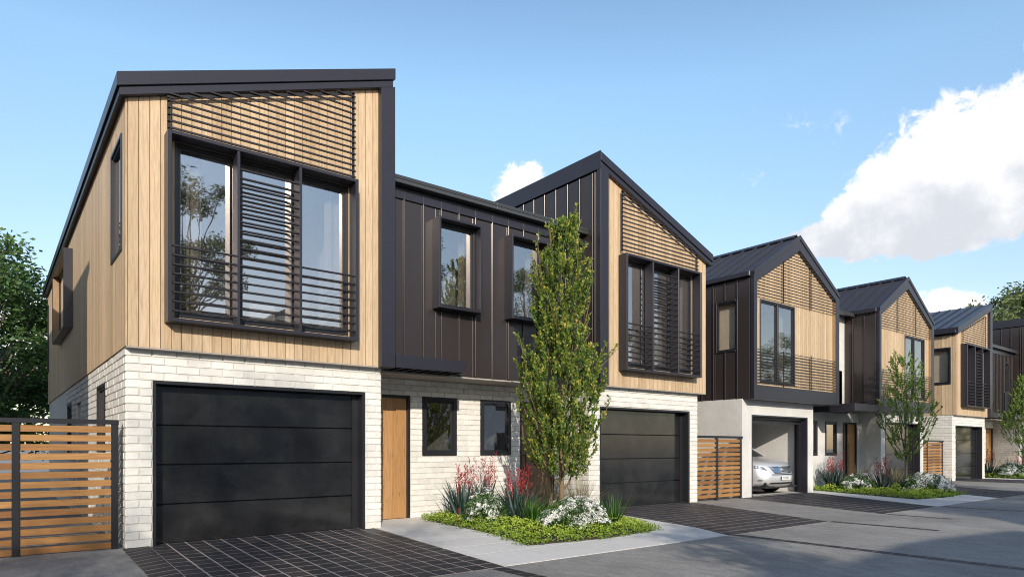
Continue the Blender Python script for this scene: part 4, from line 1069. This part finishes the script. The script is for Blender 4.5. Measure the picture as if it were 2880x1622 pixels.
# neighbour at the left, outside the frame: shades the side passage
nb=thing('house','neighbouring house standing left of the picture beyond the slat fence','house',(-5,14,0))
w=MB(); w.box(-9,-1.6,8.9,19.5,0,6.9); w.build('wall',PLAST,nb); w=MB(); w.box(-9.2,-1.45,8.8,19.6,6.901,7.05); w.build('roof',ROOFM,nb)
for x0_,x1_,ze_,za_,lb in [(-19,-13,6.2,6.3,'white flat roofed house across the lane, farthest left of the mirrored row'),(-12.6,-6.6,5.7,5.8,'white flat roofed house across the lane, second from the left in the mirrored row'),(-6.2,-.2,5.65,5.75,'white flat roofed house across the lane, behind the viewer'),(.2,6.2,5.5,5.6,'white flat roofed house across the lane, mirrored in the first lower window'),
    (7.4,13.0,5.4,7.3,'white gabled house across the lane, nearest gabled one in the mirrored row'),(13.6,19.4,5.2,7.2,'white gabled house across the lane, middle one of the three gabled'),(20,26,5.2,7.3,'white gabled house across the lane, farthest of the mirrored row')]:
    plain_house(x0_,x1_,-17,-9.0,ze_,za_,lb)
GT='trees across the lane mirrored in the windows'
for x,y,H_,r_,z_,lb in [(-12.8,-19.5,15.6,3,9.5,'sparse gum tree across the lane at the far left'),(8.6,-19.5,17.0,3.9,8,'tall gum tree across the lane, mirrored in the big left window'),(3,-20,14,3.2,6,'broad gum tree across the lane, left of the one mirrored in the big window'),
    (22.5,-19.5,18,3.6,6,'gum tree across the lane mirrored in the narrow upper window of the first house'),(33,-19.5,17,3.4,6,'gum tree across the lane mirrored in the narrow upper window behind the slim tree'),
    (46,-19,13,3.4,4,'gum tree across the lane mirrored in the second big window'),(68,-19,14,4,4,'gum tree across the lane mirrored in the glazed balcony doors'),(.9,-7.6,6.9,.95,4.7,'small round tree across the lane, in front of the flat roofed houses'),(-8.6,-7.8,8.6,1.3,5.2,'taller small tree across the lane, in front of the flat roofed houses')]:
    if H_: bigtree('gum_tree',lb,x,y,H_,r_,z_,(18 if x<-10 or y>-10 else 34),(150 if x<-10 else 90 if y>-10 else 330),L_GUM,BARKG,int(80+x),((.14,.07) if y>-10 else (.24,.075)),cl=(.55 if y>-10 else 1.05),tr=.2,group=GT)

# ------------------------------------------------------------------ camera, sun, sky
cam=bpy.data.cameras.new('camera'); co=bpy.data.objects.new('camera',cam); COL.objects.link(co)
co.location=(0,0,1.35); yaw=math.atan2(.6183,.786); co.rotation_euler=(R(90),0,-yaw)
cam.sensor_width=36; cam.lens=1871.4/2880*36; cam.shift_y=(1259-811)/2880; cam.clip_end=3000; cam.clip_start=.05
S.camera=co
sd=Vector((-.55,-1,.45)).normalized()
sun=bpy.data.lights.new('sun','SUN'); sun.energy=3.2; sun.angle=R(.5); sun.color=(1,.90,.76)
so=bpy.data.objects.new('sun',sun); COL.objects.link(so); so.rotation_euler=(-sd).to_track_quat('-Z','Y').to_euler()
el=math.asin(sd.z); az=math.atan2(sd.x,sd.y)
w=bpy.data.worlds.new('World'); S.world=w; w.use_nodes=True; nt=w.node_tree; nt.nodes.clear()
out=nt.nodes.new('ShaderNodeOutputWorld'); bg=nt.nodes.new('ShaderNodeBackground'); bg.inputs[1].default_value=.15
sky=nt.nodes.new('ShaderNodeTexSky'); sky.sky_type='NISHITA'; sky.sun_disc=False; sky.sun_elevation=el; sky.sun_rotation=az; sky.air_density=1.0; sky.dust_density=.6; sky.ozone_density=1.6
tc=nt.nodes.new('ShaderNodeTexCoord'); sep=nt.nodes.new('ShaderNodeSeparateXYZ'); nt.links.new(tc.outputs['Generated'],sep.inputs[0])
def MM(op,a,b=None,c=None,clamp=False):
    n=nt.nodes.new('ShaderNodeMath'); n.operation=op; n.use_clamp=clamp
    for i,v in enumerate((a,b,c)):
        if v is None: continue
        if hasattr(v,'node'): nt.links.new(v,n.inputs[i])
        else: n.inputs[i].default_value=v
    return n.outputs[0]
AZ=MM('MULTIPLY',MM('ARCTAN2',sep.outputs[0],sep.outputs[1]),57.2958); EL=MM('MULTIPLY',MM('ARCSINE',sep.outputs[2]),57.2958)
n1=noise(nt,11.0,10,.62,tc.outputs['Generated'],None,.35); n2=noise(nt,34,10,.68,tc.outputs['Generated'],None,.5); n3=noise(nt,9,8,.6,tc.outputs['Generated'])
def blob(a,e,ra,re,amp=1.0):
    u=MM('DIVIDE',MM('SUBTRACT',AZ,a),ra); v=MM('DIVIDE',MM('SUBTRACT',EL,e),re)
    return MM('MULTIPLY',MM('SUBTRACT',1.0,MM('ADD',MM('MULTIPLY',u,u),MM('MULTIPLY',v,v))),amp)
blobs=[(76.2,19.9,5.8,5.3),(72.0,19.2,5.0,4.8),(69.0,17.9,4.2,3.9),(66.2,16.4,3.5,2.6),(63.2,15.7,2.7,1.4),(71,15.4,6,1.9),(85,19,10,6),(39.1,20.9,2.6,2.6),(71.4,9.9,2.4,1.5),(66.5,9.6,3.0,1.3),(2.5,7.6,5,3.8),(-8,8,8,4),(76.6,25.9,1.0,2.0),(61.5,15.6,2.4,1.1,.8),(110,16,14,6),(-60,18,16,7),(-150,22,22,6),(160,30,18,7),(-110,35,15,6),(25,4,20,2.5)]
cur=None
for b_ in blobs:
    f=blob(*b_); cur=f if cur is None else MM('MAXIMUM',cur,f)
f=MM('ADD',cur,MM('ADD',MM('MULTIPLY',MM('SUBTRACT',n1,.5),2.2),MM('MULTIPLY',MM('SUBTRACT',n2,.5),2.1)))
mr=nt.nodes.new('ShaderNodeMapRange'); mr.interpolation_type='SMOOTHSTEP'; mr.inputs[1].default_value=-.02; mr.inputs[2].default_value=.48; nt.links.new(f,mr.inputs[0])
# soft grey undersides, brighter tops
shd=MM('ADD',MM('MULTIPLY',MM('SUBTRACT',n3,.5),3.4),MM('MAXIMUM',MM('MULTIPLY',MM('SUBTRACT',EL,17.5),.16),MM('MULTIPLY',MM('SUBTRACT',12.5,EL),.3)))
mr2=nt.nodes.new('ShaderNodeMapRange'); mr2.interpolation_type='SMOOTHSTEP'; mr2.inputs[1].default_value=-.55; mr2.inputs[2].default_value=.45; nt.links.new(shd,mr2.inputs[0])
ccol=mixc(nt,mr2.outputs[0],(3.35,3.5,3.8),(5.0,5.0,5.05))
elr=nt.nodes.new('ShaderNodeMapRange'); elr.inputs[1].default_value=0; elr.inputs[2].default_value=90; nt.links.new(EL,elr.inputs[0])
skyc=mixc(nt,1.0,sky.outputs[0],ramp(nt,elr.outputs[0],[(0,(1.02,.90,.85)),(.13,(1.07,.98,.92)),(.31,(1.27,1.34,1.25)),(.5,(.85,.9,.95)),(1,(.52,.57,.62))]),'MULTIPLY')
wm=nt.nodes.new('ShaderNodeMapRange'); wm.interpolation_type='SMOOTHSTEP'; wm.inputs[1].default_value=.50; wm.inputs[2].default_value=.72; nt.links.new(n2,wm.inputs[0])
wf=MM('MULTIPLY',MM('MULTIPLY',MM('MAXIMUM',MM('MAXIMUM',blob(61.6,24.0,1.5,1.3),blob(64.2,23.4,1.3,1.2)),MM('MAXIMUM',blob(58.0,20.8,1.4,.7),0.0)),wm.outputs[0]),.75)
skyc=mixc(nt,wf,skyc,(4.6,4.7,4.9))
fin=mixc(nt,mr.outputs[0],skyc,ccol)
nt.links.new(fin,bg.inputs[0]); nt.links.new(bg.outputs[0],out.inputs[0])
S.view_settings.view_transform='Standard'; S.view_settings.look='None'; S.view_settings.exposure=.56; S.view_settings.gamma=1
S.render.engine='CYCLES'
S.cycles.filter_width=1.05; S.cycles.max_bounces=8; S.cycles.transparent_max_bounces=16; S.cycles.diffuse_bounces=3
